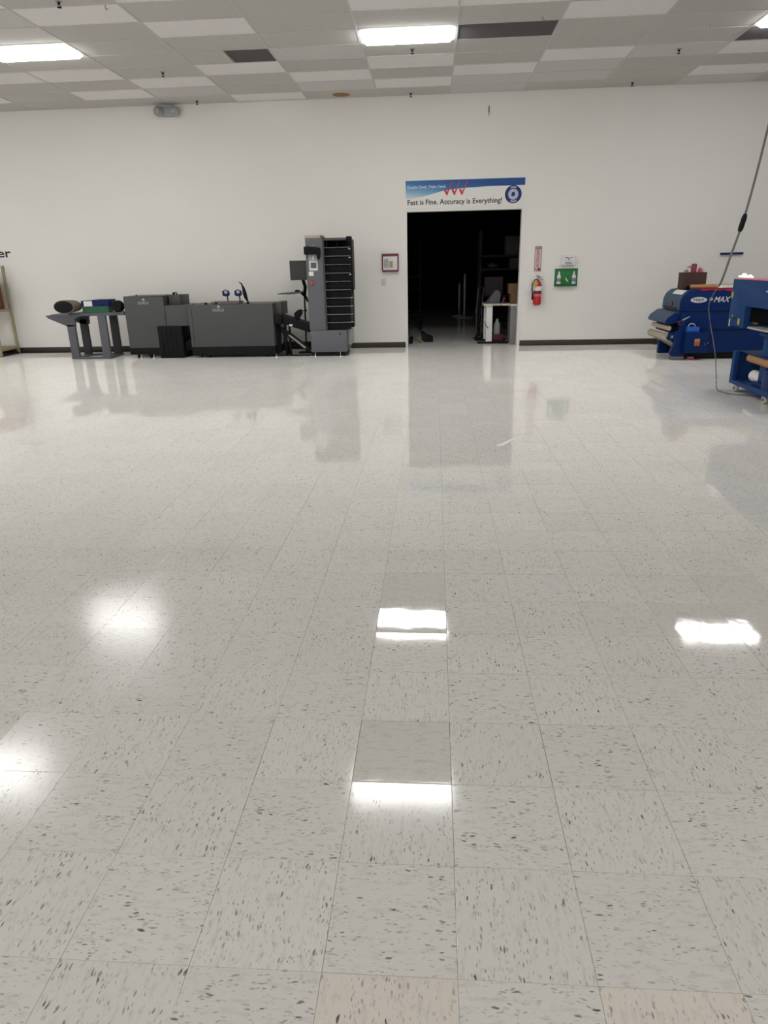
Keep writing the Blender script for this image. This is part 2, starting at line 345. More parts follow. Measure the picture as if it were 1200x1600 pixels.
# ------------------------------------------------------------------ ceiling: grid, tiles, lamps
CW, CR, CX, CY = 1.2192, .6096, .2675, D-.5511        # panel size and grid origin
ceiling = struct('ceiling', box(XL, XR, YB, D+.15, H+.06, H+.16), M_tan)
light_rows = {0: (2, 7), -1: (1, 3, 7), -2: (2,), -3: (0, 3, 6, 8), -4: (2, 7), -5: (1, 3, 8), -6: (3, 6), -7: (1, 5), 1: (3, 6, 8), 2: (), 3: (1, 3), 4: (3,)}
mid_rows = {-2: (1, 4), -1: (8,), 1: (1, 2), 2: (3,), 3: (0,), -5: (6, 7), -4: (1,), 0: (0, 1)}
lamp_cells, vent_cells = [], [(0, 5, 0), (3, 4, 0), (-3, 4, 1)]
for i in (-13, -9, -5, -1, 3, 7):  # grid carried on out of view; extra unseen panels brighten the far wall
    for k in range(5, 64, 6):
        if not (k == 17 and i in (-5, -1, 3)) and not (i == 7): lamp_cells.append((i, k))  # some unseen panels left out to dim the near floor and right side
def cell(i, k):
    x0 = CX+i*CW; y1 = D if k == 0 else CY-(k-1)*CR; y0 = CY-k*CR
    return x0, x0+CW, y0, y1
cm = {}
def ctile(i, k):
    x0, x1, y0, y1 = cell(i, k)
    x1 = min(x1, XR); x0 = max(x0, XL)
    return x0, x1, y0, y1
vs2, fs2 = [], []
rc = random.Random(5)
NI = range(-17, 10)
for i in NI:
    for k in range(0, 66):
        x0, x1, y0, y1 = ctile(i, k)
        if x1-x0 < .1 or y0 < YB-.2: continue
        if (i, k) in lamp_cells or any((i, k) == v[:2] and v[2] == 0 for v in vent_cells): continue
        half = (i, k) == (-3, 4)
        if half: x1 = (x0+x1)/2
        if i in range(-8, 6) and k <= 10:
            kd = 'l' if (k in light_rows.get(i, ()) or (i not in light_rows and rc.random() < .2)) else ('m' if k in mid_rows.get(i, ()) else 'd')
            w_, h_ = round(x1-x0, 3), round(y1-y0, 3); key = (kd, w_, h_)
            if key not in cm:
                b = MB().box(-w_/2+.006, w_/2-.006, -h_/2+.006, h_/2-.006, .002, .018)
                me = bpy.data.meshes.new('ceiling_tile'); b.bm.to_mesh(me); b.bm.free(); me.materials.append({'l': M_ct2, 'm': M_ct3, 'd': M_ct}[kd]); cm[key] = me
            o = bpy.data.objects.new('ceiling_tile', cm[key]); COL.objects.link(o); o.parent = ceiling
            o.location = ((x0+x1)/2, (y0+y1)/2, H+rc.uniform(0, .002)); o.rotation_euler = (rc.gauss(0, .001), rc.gauss(0, .0006), 0)
            if kd == 'l': o['label'] = 'newer paler ceiling tile'
            if (i, k) == (-2, 0):
                pass
        else:
            n = len(vs2)
            for z in (H+.004, H+.018):
                for (u, v) in ((x0+.012, y0+.012), (x1-.012, y0+.012), (x1-.012, y1-.012), (x0+.012, y1-.012)): vs2.append((u, v, z))
            fs2 += [(n+3, n+2, n+1, n), (n+4, n+5, n+6, n+7)]+[(n+a_, n+(a_+1) % 4, n+4+(a_+1) % 4, n+4+a_) for a_ in range(4)]
me = bpy.data.meshes.new('rear_ceiling_tile'); me.from_pydata(vs2, [], fs2); me.materials.append(M_ct)
o = bpy.data.objects.new('rear_ceiling_tile', me); COL.objects.link(o); o.parent = ceiling; o['kind'] = 'stuff'
part('stain', MB().lathe([(.001, 0), (.13, 0), (.15, .001), (.14, .003)], (-1.563, 13.175, H-.0008)), M_rust, ceiling, 'round brown water stain on a ceiling tile')
for i in range(-17, 10):                     # long runners towards the far wall
    x = CX+i*CW
    if XL+.05 < x < XR-.05: part('ceiling_runner', box(x-.012, x+.012, YB, D-.002, H-.003, H+.03), M_grid, ceiling)
for k in range(0, 66):
    y = CY-k*CR
    if y > YB+.05: part('ceiling_cross_bar', box(XL+.01, XR-.01, y-.011, y+.011, H-.0015, H+.028), M_grid, ceiling)
part('wall_angle', box(XL+.01, XR-.01, D-.022, D-.001, H-.004, H+.02), M_grid, ceiling)

M_lens = mat('lamp_lens', (.8, .8, .8), rough=.5, emit=LAMP_COL, estr=LAMP)
seen = {(-1, 5): 'bright ceiling light panel nearest the middle, left of the long dark panel', (-5, 5): 'bright ceiling light panel at the far left of the ceiling', (3, 5): 'bright ceiling light panel cut by the right edge, beside a dark panel'}
for (i, k) in lamp_cells:
    x0, x1, y0, y1 = cell(i, k)
    if x0 < XL or x1 > XR: continue
    t = thing('ceiling_light', seen.get((i, k), 'rectangular ceiling light panel behind the viewpoint, only its glow on the floor shows'), 'ceiling light', ((x0+x1)/2, (y0+y1)/2, H), 'recessed ceiling light panels')
    e = .03
    fr = MB().box(x0+.013, x1-.013, y0+.013, y0+.013+e, H-.004, H+.05).box(x0+.013, x1-.013, y1-.013-e, y1-.013, H-.004, H+.05).box(x0+.013, x0+.013+e, y0+.013+e, y1-.013-e, H-.004, H+.05).box(x1-.013-e, x1-.013, y0+.013+e, y1-.013-e, H-.004, H+.05)
    part('frame', fr, M_white, t)
    a0, a1, b0, b1 = x0+.045, x1-.045, y0+.045, y1-.045; s_ = .035
    ln = MB(); bm = ln.bm
    lo = [bm.verts.new(p) for p in ((a0+s_, b0+s_, H-.042), (a1-s_, b0+s_, H-.042), (a1-s_, b1-s_, H-.042), (a0+s_, b1-s_, H-.042))]
    hi = [bm.verts.new(p) for p in ((a0, b0, H+.0), (a1, b0, H+.0), (a1, b1, H+.0), (a0, b1, H+.0))]
    bm.faces.new(lo[::-1]); [bm.faces.new((hi[q], hi[(q+1) % 4], lo[(q+1) % 4], lo[q])) for q in range(4)]; bmesh.ops.recalc_face_normals(bm, faces=bm.faces[:])
    for f in bm.faces:
        if f.normal.z > 0: f.normal_flip()
    part('lens', ln, M_lens, t)

def vent(i, k, half, label):
    x0, x1, y0, y1 = cell(i, k)
    if half: x0 = (x0+x1)/2
    t = thing('ceiling_vent', label, 'ceiling vent', ((x0+x1)/2, (y0+y1)/2, H))
    g = .014
    part('backing', box(x0+g, x1-g, y0+g, y1-g, H+.035, H+.045), mat('vent_dark', (.11, .105, .107), rough=.9), t)
    part('frame', MB().box(x0+g, x1-g, y0+g, y0+g+.012, H, H+.035).box(x0+g, x1-g, y1-g-.012, y1-g, H, H+.035).box(x0+g, x0+g+.012, y0+g, y1-g, H, H+.035).box(x1-g-.012, x1-g, y0+g, y1-g, H, H+.035), mat('vent_frame', (.17, .165, .165), rough=.7), t)
    b = MB(); n = 22
    for q in range(1, n):
        y = y0+g+(y1-y0-2*g)*q/n; b.prism([(y-.009, H+.03), (y-.007, H+.031), (y+.009, H+.006), (y+.007, H+.005)], 'x', x0+g+.012, x1-g-.012)
    o = part('louvre', b, mat('vent_slat', (.16, .15, .155), rough=.8), t); o['kind'] = 'stuff'
vent(0, 5, 0, 'long dark grey vent panel right of the middle ceiling light')
vent(3, 4, 0, 'dark vent panel in front of the right-hand ceiling light')
vent(-3, 4, 1, 'small square grey vent panel in the left half of the ceiling')

def sprinkler(x, y, label, s=1.0):
    t = thing('sprinkler_head', label, 'sprinkler', (x, y, H), 'ceiling sprinkler heads')
    part('escutcheon', MB().lathe([(.001, H-.004), (.035*s, H-.004), (.04*s, H+.003), (.001, H+.004)], (x, y, 0)), M_steel, t)
    part('frame', MB().cyl((x-.012*s, y, H-.055*s), (x-.012*s, y, H-.004), .004*s, 8).cyl((x+.012*s, y, H-.055*s), (x+.012*s, y, H-.004), .004*s, 8).cyl((x, y, H-.03*s), (x, y, H), .008*s, 8), M_blackm, t)
    part('deflector', MB().lathe([(.001, H-.062*s), (.026*s, H-.06*s), (.026*s, H-.055*s), (.001, H-.054*s)], (x, y, 0)), M_blackm, t)
for x, y, l in ((-.30, 10.75, 'sprinkler head just past the middle ceiling light'), (-.40, 13.27, 'sprinkler head at the far wall, above the doorway'), (-3.935, 11.34, 'sprinkler head in the left half, in front of the small square vent'),
                (-4.04, 13.2, 'sprinkler head at the far wall, right of the emergency light'), (3.336, 11.31, 'sprinkler head on the right, left of the dark vent by the right light'), (3.193, 13.14, 'sprinkler head at the far wall, right of the doorway'),
                (-3.97, 8.45, 'sprinkler head at the top edge of the picture, upper left')):
    sprinkler(x, y, l, .9)
for x, y, l in ((1.257, 9.674, 'small ceiling hook above the long dark vent'), (3.371, 10.26, 'small ceiling hook left of the right-hand light'), (-3.539, 8.614, 'small ceiling hook at the top left')):
    solo('ceiling_hook', MB().tube([(x, y, H+.004), (x, y, H-.03), (x+.012, y, H-.045), (x+.022, y, H-.03)], .005, 8), M_steel, l, 'hook', 'small ceiling hooks')

# ------------------------------------------------------------------ things on the far wall
t = thing('emergency_light', 'grey twin-head emergency light high on the far wall under the ceiling', 'emergency light', (-4.63, D, 3.98))
part('body', box(-4.74, -4.51, D-.10, D-.0005, 3.99, 4.14, bev=.02), M_lgray, t)
for sx in (-4.76, -4.48):
    h = part('lamp_head', MB().lathe([(.001, -.20), (.065, -.19), (.082, -.16), (.08, -.08), (.05, -.04), (.001, -.03)], (sx, D, 4.06), 'y'), M_lgray, t)
    part('lamp_glass', MB().lathe([(.001, -.206), (.05, -.203), (.06, -.19), (.001, -.188)], (sx, D, 4.06), 'y'), M_steel, h)
solo('wall_hook', MB().tube([(.916, D-.001, 3.93), (.916, D-.03, 3.93), (.918, D-.035, 3.86), (.912, D-.03, 3.84), (.914, D-.012, 3.83)], .007, 8).box(.905, .927, D-.006, D-.0005, 3.88, 3.98, bev=.002), M_steel, 'small dark hook high on the wall above the doorway sign', 'hook')

# banner over the doorway
BX0, BX1, BZ0, BZ1 = -.507, 1.575, 2.405, 2.862
t = thing('wall_sign', 'wide blue and white banner sign over the dark doorway', 'sign', (.535, D, BZ0))
part('board', box(BX0, BX1, D-.010, D-.0005, BZ0, BZ1), mat('sign_white', (.87, .86, .835), rough=.7, spec=.25, noise=.01), t)
def grad_mat():
    m = bpy.data.materials.new('sign_blue'); m.use_nodes = True; N = m.node_tree.nodes; L = m.node_tree.links; b = N['Principled BSDF']; b.inputs['Roughness'].default_value = .45
    tc = N.new('ShaderNodeTexCoord'); sp = N.new('ShaderNodeSeparateXYZ'); L.new(tc.outputs['Object'], sp.inputs[0])
    # printed blue: pale at lower left, deep at upper right
    a1 = N.new('ShaderNodeMath'); a1.operation = 'MULTIPLY'; a1.inputs[1].default_value = .45; L.new(sp.outputs[0], a1.inputs[0])
    a2 = N.new('ShaderNodeMath'); a2.operation = 'MULTIPLY_ADD'; a2.inputs[1].default_value = 3.4; L.new(sp.outputs[2], a2.inputs[0]); L.new(a1.outputs[0], a2.inputs[2])
    cr = N.new('ShaderNodeValToRGB'); mr = N.new('ShaderNodeMapRange'); mr.inputs['From Min'].default_value = .15; mr.inputs['From Max'].default_value = 1.45
    L.new(a2.outputs[0], mr.inputs['Value']); L.new(mr.outputs[0], cr.inputs[0])
    e = cr.color_ramp.elements; e[0].position = 0; e[0].color = (.62, .72, .78, 1); e[1].position = 1; e[1].color = (.004, .075, .29, 1)
    x = cr.color_ramp.elements.new(.30); x.color = (.20, .42, .62, 1); x = cr.color_ramp.elements.new(.62); x.color = (.02, .16, .43, 1)
    L.new(cr.outputs[0], b.inputs['Base Color']); return m
low = [(BX0, 2.575), (-.36, 2.585), (-.22, 2.602), (-.03, 2.645), (.16, 2.69), (.34, 2.712), (.54, 2.725), (.92, 2.74), (1.3, 2.743), (BX1, 2.745)]
part('blue_swoosh', MB().prism([(x, z) for x, z in low]+[(BX1, BZ1), (BX0, BZ1)], 'y', D-.0125, D-.0101), grad_mat(), t)
text('small_lettering', 'Double Check, Triple Check', -.475, .20, 2.722, 2.782, D-.0126, mat('sign_white_ink', (.72, .76, .80), rough=.5), t)
text('large_lettering', 'Fast is Fine. Accuracy is Everything!', -.475, 1.185, 2.445, 2.557, D-.0101, M_ink, t)
for q in range(3):
    x = .165+q*.132
    part('check_mark', MB().prism([(x, 2.70), (x+.03, 2.72), (x+.055, 2.665), (x+.135, 2.83), (x+.15, 2.835), (x+.06, 2.612), (x+.045, 2.612)], 'y', D-.0155, D-.0127), M_inkr, t)
bc = (1.376, D, 2.60)
bd = part('badge', MB().lathe([(.145, -.0135), (.145, -.0102), (.001, -.0102), (.001, -.0135)], bc, 'y', 40), M_inkb, t)
part('badge_centre', MB().lathe([(.088, -.0145), (.088, -.0136), (.001, -.0136), (.001, -.0145)], bc, 'y', 32), mat('badge_pale', (.50, .54, .68), rough=.5), bd)
part('badge_emblem', MB().prism([(1.342, 2.575), (1.35, 2.632), (1.395, 2.64), (1.41, 2.60), (1.392, 2.565)], 'y', D-.016, D-.0146), M_inkb, bd)
for a0, a1 in ((65, 115), (245, 300)):
    po = [(1.376+.125*math.cos(math.radians(q)), 2.60+.125*math.sin(math.radians(q))) for q in range(a0, a1+1, 5)]
    pi_ = [(1.376+.103*math.cos(math.radians(q)), 2.60+.103*math.sin(math.radians(q))) for q in range(a1, a0-1, -5)]
    part('badge_band', MB().prism(po+pi_, 'y', D-.0150, D-.0136), mat('badge_pale', (.5, .5, .6)), bd)

# small alarm cabinet left of the doorway
t = thing('alarm_cabinet', 'small white wall cabinet with maroon frame left of the doorway', 'wall cabinet', (-.798, D, 1.366))
part('door', box(-.930, -.668, D-.05, D-.0005, 1.385, 1.65, bev=.004), M_white, t)
part('frame', MB().box(-.952, -.648, D-.07, D-.0005, 1.632, 1.672, bev=.004).box(-.945, -.652, D-.062, D-.0005, 1.362, 1.392, bev=.004).box(-.952, -.934, D-.062, D-.0005, 1.392, 1.632).box(-.664, -.648, D-.062, D-.0005, 1.392, 1.632), M_maroon, t)
part('window', box(-.915, -.83, D-.053, D-.0495, 1.44, 1.585), M_lgray, t)
part('handle', box(-.815, -.755, D-.066, D-.0495, 1.44, 1.545, bev=.006), mat('tan_plastic', (.42, .34, .16), rough=.5), t)
t = thing('switch_plate', 'blank off-white switch plate below the maroon-framed cabinet', 'switch', (-.925, D, 1.12))
part('plate', box(-.965, -.885, D-.008, D-.0005, 1.12, 1.245, bev=.003), mat('plate_grey', (.68, .655, .63), rough=.5), t)
part('toggle', box(-.93, -.92, D-.016, D-.0075, 1.17, 1.195, bev=.002), M_wall, t)

# extinguisher and its sign
t = thing('extinguisher_sign', 'narrow red-bordered white sign above the fire extinguisher', 'sign', (1.86, D, 1.31))
part('board', box(1.800, 1.922, D-.006, D-.0005, 1.31, 1.737), mat('sign_pinkish', (.70, .58, .58), rough=.6), t)
part('border', MB().box(1.800, 1.808, D-.008, D-.006, 1.31, 1.737).box(1.914, 1.922, D-.008, D-.006, 1.31, 1.737).box(1.808, 1.914, D-.008, D-.006, 1.728, 1.737), mat('sign_faded_red', (.42, .12, .15), rough=.6), t)
part('head_block', box(1.812, 1.910, D-.008, D-.006, 1.685, 1.725), mat('sign_faded_red2', (.38, .25, .25), rough=.6), t)
text('lettering', 'FIRE EXTINGUISHER', 1.833, 1.886, 1.385, 1.675, D-.0062, mat('sign_faded_red', (.4, .1, .1)), t, rot=True)
part('arrow', MB().prism([(1.812, 1.365), (1.845, 1.318), (1.86, 1.318), (1.822, 1.372)], 'y', D-.008, D-.006).prism([(1.855, 1.372), (1.872, 1.318), (1.905, 1.318), (1.912, 1.365), (1.886, 1.372)], 'y', D-.008, D-.006), mat('dark_red_ink', (.25, .015, .04), rough=.6), t)
ex, ey = 1.868, D-.095
t = thing('fire_extinguisher', 'red fire extinguisher hanging on the wall right of the doorway', 'fire extinguisher', (ex, ey, .73))
part('cylinder', MB().lathe([(.001, .735), (.05, .735), (.068, .75), (.072, .77), (.072, 1.06), (.066, 1.10), (.045, 1.135), (.022, 1.15), (.022, 1.165), (.001, 1.165)], (ex, ey, 0), n=28), M_red, t)
part('label_band', MB().lathe([(.0725, .985), (.0735, .987), (.0735, 1.058), (.0725, 1.06), (.0715, 1.06), (.0715, .985)], (ex, ey, 0), n=28), M_paper, t)
part('lower_label', MB().lathe([(.0725, .885), (.0735, .887), (.0735, .927), (.0725, .93), (.0715, .93), (.0715, .885)], (ex, ey, 0), n=28), M_pink, t)
part('dark_band', MB().lathe([(.0722, .935), (.0732, .936), (.0732, .975), (.0722, .976), (.0712, .976), (.0712, .935)], (ex, ey, 0), n=28), mat('dark_red', (.16, .008, .012), rough=.4), t)
part('valve', MB().cyl((ex, ey, 1.16), (ex, ey, 1.20), .02).box(ex-.02, ex+.02, ey-.02, ey+.02, 1.185, 1.21, bev=.004), M_steel, t)
part('lever', MB().prism([(ex-.015, 1.20), (ex-.03, 1.25), (ex-.015, 1.255), (ex+.075, 1.205), (ex+.075, 1.19), (ex, 1.205)], 'y', ey-.012, ey+.012).box(ex-.01, ex+.10, ey-.01, ey+.01, 1.165, 1.178, bev=.003), M_steel, t)
part('inspection_tag', MB().prism([(ex-.085, 1.05), (ex-.09, 1.11), (ex-.05, 1.155), (ex-.005, 1.13), (ex-.03, 1.04)], 'y', ey-.082, ey-.079), mat('tag_yellow', (.55, .38, .08), rough=.7), t)
part('hose', MB().tube([(ex-.015, ey, 1.18), (ex-.06, ey, 1.17), (ex-.095, ey, 1.10), (ex-.098, ey, 1.0), (ex-.085, ey, .93), (ex-.082, ey, .85)], .010, 10).tube([(ex-.082, ey, .93), (ex-.084, ey, .83)], [.014, .02], 10), M_black, t)
part('wall_bracket', box(ex-.02, ex+.02, D-.03, D-.0005, .80, 1.15, bev=.003), M_steel, t)

# dispenser and eyewash board
t = thing('wall_dispenser', 'small white wall dispenser with violet marks above the green eyewash board', 'dispenser', (2.39, D, 1.375))
part('body', MB().prism([(D-.0005, 1.39), (D-.09, 1.41), (D-.10, 1.53), (D-.07, 1.575), (D-.0005, 1.58)], 'x', 2.275, 2.50, bev=.006), M_white, t)
part('window', box(2.33, 2.445, D-.104, D-.09, 1.43, 1.468, bev=.004), M_lgray, t)
part('logo', MB().prism([(2.315, 1.545), (2.375, 1.54), (2.40, 1.527), (2.345, 1.528)], 'y', D-.103, D-.094).prism([(2.405, 1.53), (2.46, 1.545), (2.45, 1.530), (2.41, 1.522)], 'y', D-.104, D-.094).box(2.385, 2.397, D-.104, D-.09, 1.49, 1.528), mat('violet_ink', (.13, .11, .32), rough=.6), t)
t = thing('eyewash_board', 'green eyewash station board on the wall holding two white bottles', 'eyewash station', (2.376, D, 1.047))
part('board', box(2.172, 2.582, D-.012, D-.0005, 1.047, 1.352, bev=.003), M_green, t)
part('bottle_shelf', MB().box(2.18, 2.572, D-.09, D-.012, 1.052, 1.066, bev=.003).box(2.19, 2.30, D-.093, D-.088, 1.066, 1.09).box(2.455, 2.565, D-.093, D-.088, 1.066, 1.09), M_dgreen, t)
part('mirror_strip', MB().prism([(2.36, 1.19), (2.375, 1.195), (2.42, 1.135), (2.41, 1.125), (2.385, 1.15)], 'y', D-.015, D-.012), M_white, t)
part('header_band', box(2.19, 2.565, D-.0145, D-.012, 1.32, 1.342), M_dgreen, t)
for bx, l in ((2.245, 'left white eyewash bottle on the green board'), (2.51, 'right white eyewash bottle on the green board')):
    b = thing('eyewash_bottle', l, 'bottle', (bx, D-.05, 1.066), 'eyewash bottles')
    part('body', MB().lathe([(.001, 1.0665), (.034, 1.0665), (.038, 1.075), (.038, 1.20), (.030, 1.235), (.016, 1.255), (.001, 1.256)], (bx, D-.05, 0)), M_white, b)
    part('cap', MB().lathe([(.017, 1.25), (.017, 1.275), (.008, 1.305), (.001, 1.307)], (bx, D-.05, 0)), M_white, b)
    part('label_band', MB().lathe([(.0382, 1.13), (.039, 1.131), (.039, 1.19), (.0382, 1.191), (.0375, 1.19), (.0375, 1.13)], (bx, D-.05, 0)), mat('slate_label', (.22, .27, .36), rough=.6), b)
t = thing('wall_bar', 'thin dark blue bar on the wall behind the hanging cord', 'wall bar', (5.21, D, 1.53))
part('bar', box(5.02, 5.41, D-.06, D-.03, 1.525, 1.56, bev=.004), M_navyp, t)
for bx_ in (5.08, 5.32): part('bracket', box(bx_, bx_+.03, D-.0305, D-.0005, 1.53, 1.555), M_navyp, t)
t = thing('wall_lettering', 'black letters ending in er on the wall at the left edge', 'lettering', (-8.2, D, 1.76))
text('letters', 'ver', -8.37, -7.965, 1.765, 1.873, D-.0006, M_ink, t)

# ------------------------------------------------------------------ rack at the left edge
t = thing('storage_rack', 'pale olive metal storage rack cut by the left edge', 'rack', (-8.85, 13.0, 0))
for px, py in ((-8.12, 13.30), (-8.12, 12.72), (-9.6, 13.30), (-9.6, 12.72)):
    p = part('post', MB().prism([(px-.022, py-.022), (px+.022, py-.022), (px+.022, py+.022), (px+.012, py+.022), (px+.012, py-.012), (px-.022, py-.012)], 'z', .012, 1.62), M_rack, t)
    part('foot', box(px-.03, px+.03, py-.03, py+.03, 0, .012), M_black, p)
for z in (.10, .80):
    part('shelf', box(-9.62, -8.10, 12.70, 13.32, z, z+.045, bev=.004), M_rack if z > .5 else mat('tan_shelf', (.36, .27, .15), rough=.6), t)
part('foot_strip', box(-9.6, -8.11, 12.70, 12.73, .02, .05), M_black, t)
part('end_foot', box(-8.135, -8.105, 12.72, 13.30, .015, .045), M_black, t)
solo('cardboard_box', box(-8.75, -8.19, 12.78, 13.24, .845, 1.45, bev=.006), mat('red_brown_card', (.17, .055, .03), rough=.8), 'red-brown cardboard box on the upper shelf of the left rack', 'box')
solo('wrapped_parcel', MB().crumple((-8.42, 12.735, 1.06), .13, .03, .14, 3), M_paper, 'white wrapped parcel in front of the red-brown box on the left rack', 'parcel')

# ------------------------------------------------------------------ grey stand with things on it
t = thing('delivery_stand', 'grey metal paper stand with sloping arm left of the grey machines', 'stand', (-6.1, 12.5, 0))
part('base_frame', MB().box(-6.51, -5.77, 12.25, 12.31, .004, .035, bev=.004).box(-6.53, -5.79, 12.77, 12.83, .004, .035, bev=.004).box(-6.50, -6.38, 12.31, 12.77, .006, .03).box(-5.91, -5.80, 12.31, 12.77, .006, .03), M_stand, t)
for x, y, zt, m in ((-6.50, 12.25, .60, M_stand), (-5.92, 12.25, .752, M_stand), (-6.525, 12.77, .66, M_standd), (-5.95, 12.77, .752, M_standd)):
    part('leg', box(x, x+.142, y, y+.058, .035, zt, bev=.004), m, t)
for y, m in ((12.25, M_stand), (12.77, M_standd)):
    part('side_arm', MB().prism([(-6.865, .762), (-6.815, .712), (-6.49, .575), (-6.352, .575), (-6.345, .70), (-6.24, .745), (-5.42, .750), (-5.42, .765), (-6.80, .768)], 'y', y, y+.058), m, t)
part('tray', MB().box(-6.45, -5.43, 12.25, 12.83, .7665, .798, bev=.004).prism([(-6.80, .768), (-6.45, .752), (-6.45, .766), (-6.80, .778)], 'y', 12.308, 12.77), M_stand, t)
t = thing('open_tube', 'taupe cylinder with wide black mouth lying on the left end of the stand', 'tube', (-6.5, 12.3, .80))
p0, p1 = Vector((-6.42, 12.10, .912)), Vector((-6.40, 12.40, .912))
dr = (p1-p0)
prof = [p0, p0+dr*.02, p0+dr*.5, p1]
part('shell', MB().tube(prof, [.182, .192, .185, .17], 28, True, [.102, .112, .110, .10]), M_taupe, t)
part('mouth', MB().tube([p0-dr*.012, p0+dr*.001], [.160, .178], 28, True, [.086, .100]), M_black, t)
part('inner_rim', MB().tube([p0-dr*.015+Vector((.02, 0, -.015)), p0-dr*.010+Vector((.02, 0, -.015))], [.06, .065], 20, True, [.02, .024]), M_blackm, t)
t = thing('green_crate', 'low green plastic crate on the middle of the grey stand', 'crate', (-5.96, 12.45, .799))
part('body', MB().box(-6.19, -5.72, 12.30, 12.34, .80, .90).box(-6.19, -5.72, 12.56, 12.60, .80, .90).box(-6.19, -6.16, 12.34, 12.56, .80, .90).box(-5.75, -5.72, 12.34, 12.56, .80, .90).box(-6.16, -5.75, 12.34, 12.56, .80, .81), M_dgreen, t)
part('rim', MB().box(-6.20, -5.71, 12.29, 12.30, .885, .905).box(-5.93, -5.92, 12.29, 12.30, .80, .885), M_dgreen, t)
t = thing('blue_box', 'dark blue box with a white label resting in the green crate', 'box', (-5.96, 12.45, .905))
part('body', box(-6.205, -5.70, 12.31, 12.60, .9055, 1.00, bev=.006), M_navyp, t)
part('lid', box(-6.0, -5.70, 12.305, 12.605, 1.0005, 1.014, bev=.003), M_navyp, t)
part('paper_label', box(-6.15, -6.0, 12.295, 12.309, .9065, .994), M_paper, t, 'white label')
t = thing('black_roll', 'round black roller end on the right end of the grey stand', 'roller', (-5.56, 12.4, .8))
part('roll', MB().lathe([(.001, -.02), (.085, -.02), (.098, 0), (.099, .10), (.085, .12), (.001, .12)], (-5.56, 12.3, .898), 'y', 28), M_black, t)
part('hub', MB().lathe([(.001, -.026), (.03, -.026), (.034, -.02), (.001, -.019)], (-5.56, 12.3, .898), 'y'), M_blackm, t)
solo('folded_paper', box(-5.685, -5.62, 12.40, 12.42, .7985, .90, bev=.002), M_paper, 'slip of white paper leaning under the black roller', 'paper')

def caster(x, y, parent, r=.032, m=M_black, hub=True, zt=.07):
    c = part('caster', MB().box(x-.015, x+.015, y-.02, y+.02, r+.01, zt), M_black, parent)
    part('wheel', MB().lathe([(.001, -.012), (r, -.012), (r, .012), (.001, .012)], (x, y, r), 'x', 18), m, c)
def foot(x, y, parent, zt):
    part('levelling_foot', MB().cyl((x, y, .008), (x, y, zt), .006, 8).lathe([(.001, 0), (.022, 0), (.016, .01), (.001, .012)], (x, y, 0)), M_chrome, parent)

def emblem(xa, xb, za, zb, y, parent, bodytxt):
    w_ = xb-xa; h = zb-za
    part('emblem', MB().prism([(xa+w_*.38, za+h*.55), (xa+w_*.5, zb), (xa+w_*.62, za+h*.88), (xa+w_*.70, za+h*.55), (xa+w_*.56, za+h*.60)], 'y', y-.002, y-.0003), mat('emblem_white', (.42, .43, .45), rough=.6), parent)
    text('lettering', bodytxt, xa, xb, za, za+h*.42, y-.0002, mat('emblem_white', (.4, .4, .4)), parent)

# ------------------------------------------------------------------ grey machine one: trimmer
t = thing('paper_trimmer', 'tall dark grey cabinet machine with black stacker, left of the long grey machine', 'machine', (-4.9, 12.6, 0))
part('cabinet', MB().prism([(-5.405, .183), (-4.832, .183), (-4.832, .553), (-4.692, .553), (-4.692, 1.045), (-5.405, 1.052)], 'y', 12.25, 12.92, bev=.006), M_gray, t)
part('plinth', box(-5.42, -4.84, 12.26, 12.9, .068, .182, bev=.004), M_black, t)
part('top_cover', box(-5.40, -4.70, 12.27, 12.90, 1.053, 1.062, bev=.002), mat('brownish_grey', (.13, .105, .10), rough=.5), t)
part('bridge', box(-4.690, -4.262, 12.262, 12.90, .551, .900, bev=.006), M_gray, t)
rb = part('rear_block', box(-4.655, -4.445, 12.42, 12.88, .9005, 1.065, bev=.004), mat('warm_dark_grey', (.055, .05, .053), rough=.5), t)
part('knob', MB().sph((-4.60, 12.55, 1.085), .025).cyl((-4.54, 12.55, 1.065), (-4.565, 12.55, 1.11), .012, 8), M_black, rb)
st = part('stacker', box(-4.86, -4.42, 12.24, 12.70, .005, .548, bev=.006), M_black, t)
for q in range(5): part('rib', box(-4.80+q*.085, -4.785+q*.085, 12.228, 12.2395, .03, .52, bev=.002), M_blackm, st)
part('catch_wedge', MB().prism([(-4.42, .13), (-4.262, .13), (-4.262, .36), (-4.42, .26)], 'y', 12.35, 12.8), M_black, t)
emblem(-5.15, -4.96, .925, 1.03, 12.25, t, 'DUPLO')
part('knob', MB().sph((-5.18, 12.30, 1.075), .016), M_maroon, t)
for x in (-5.28, -5.05): caster(x, 12.30, t, zt=.07)
for x in (-5.23, -5.0): foot(x, 12.285, t, .07)
for x in (-5.28, -4.95): caster(x, 12.80, t, zt=.07)

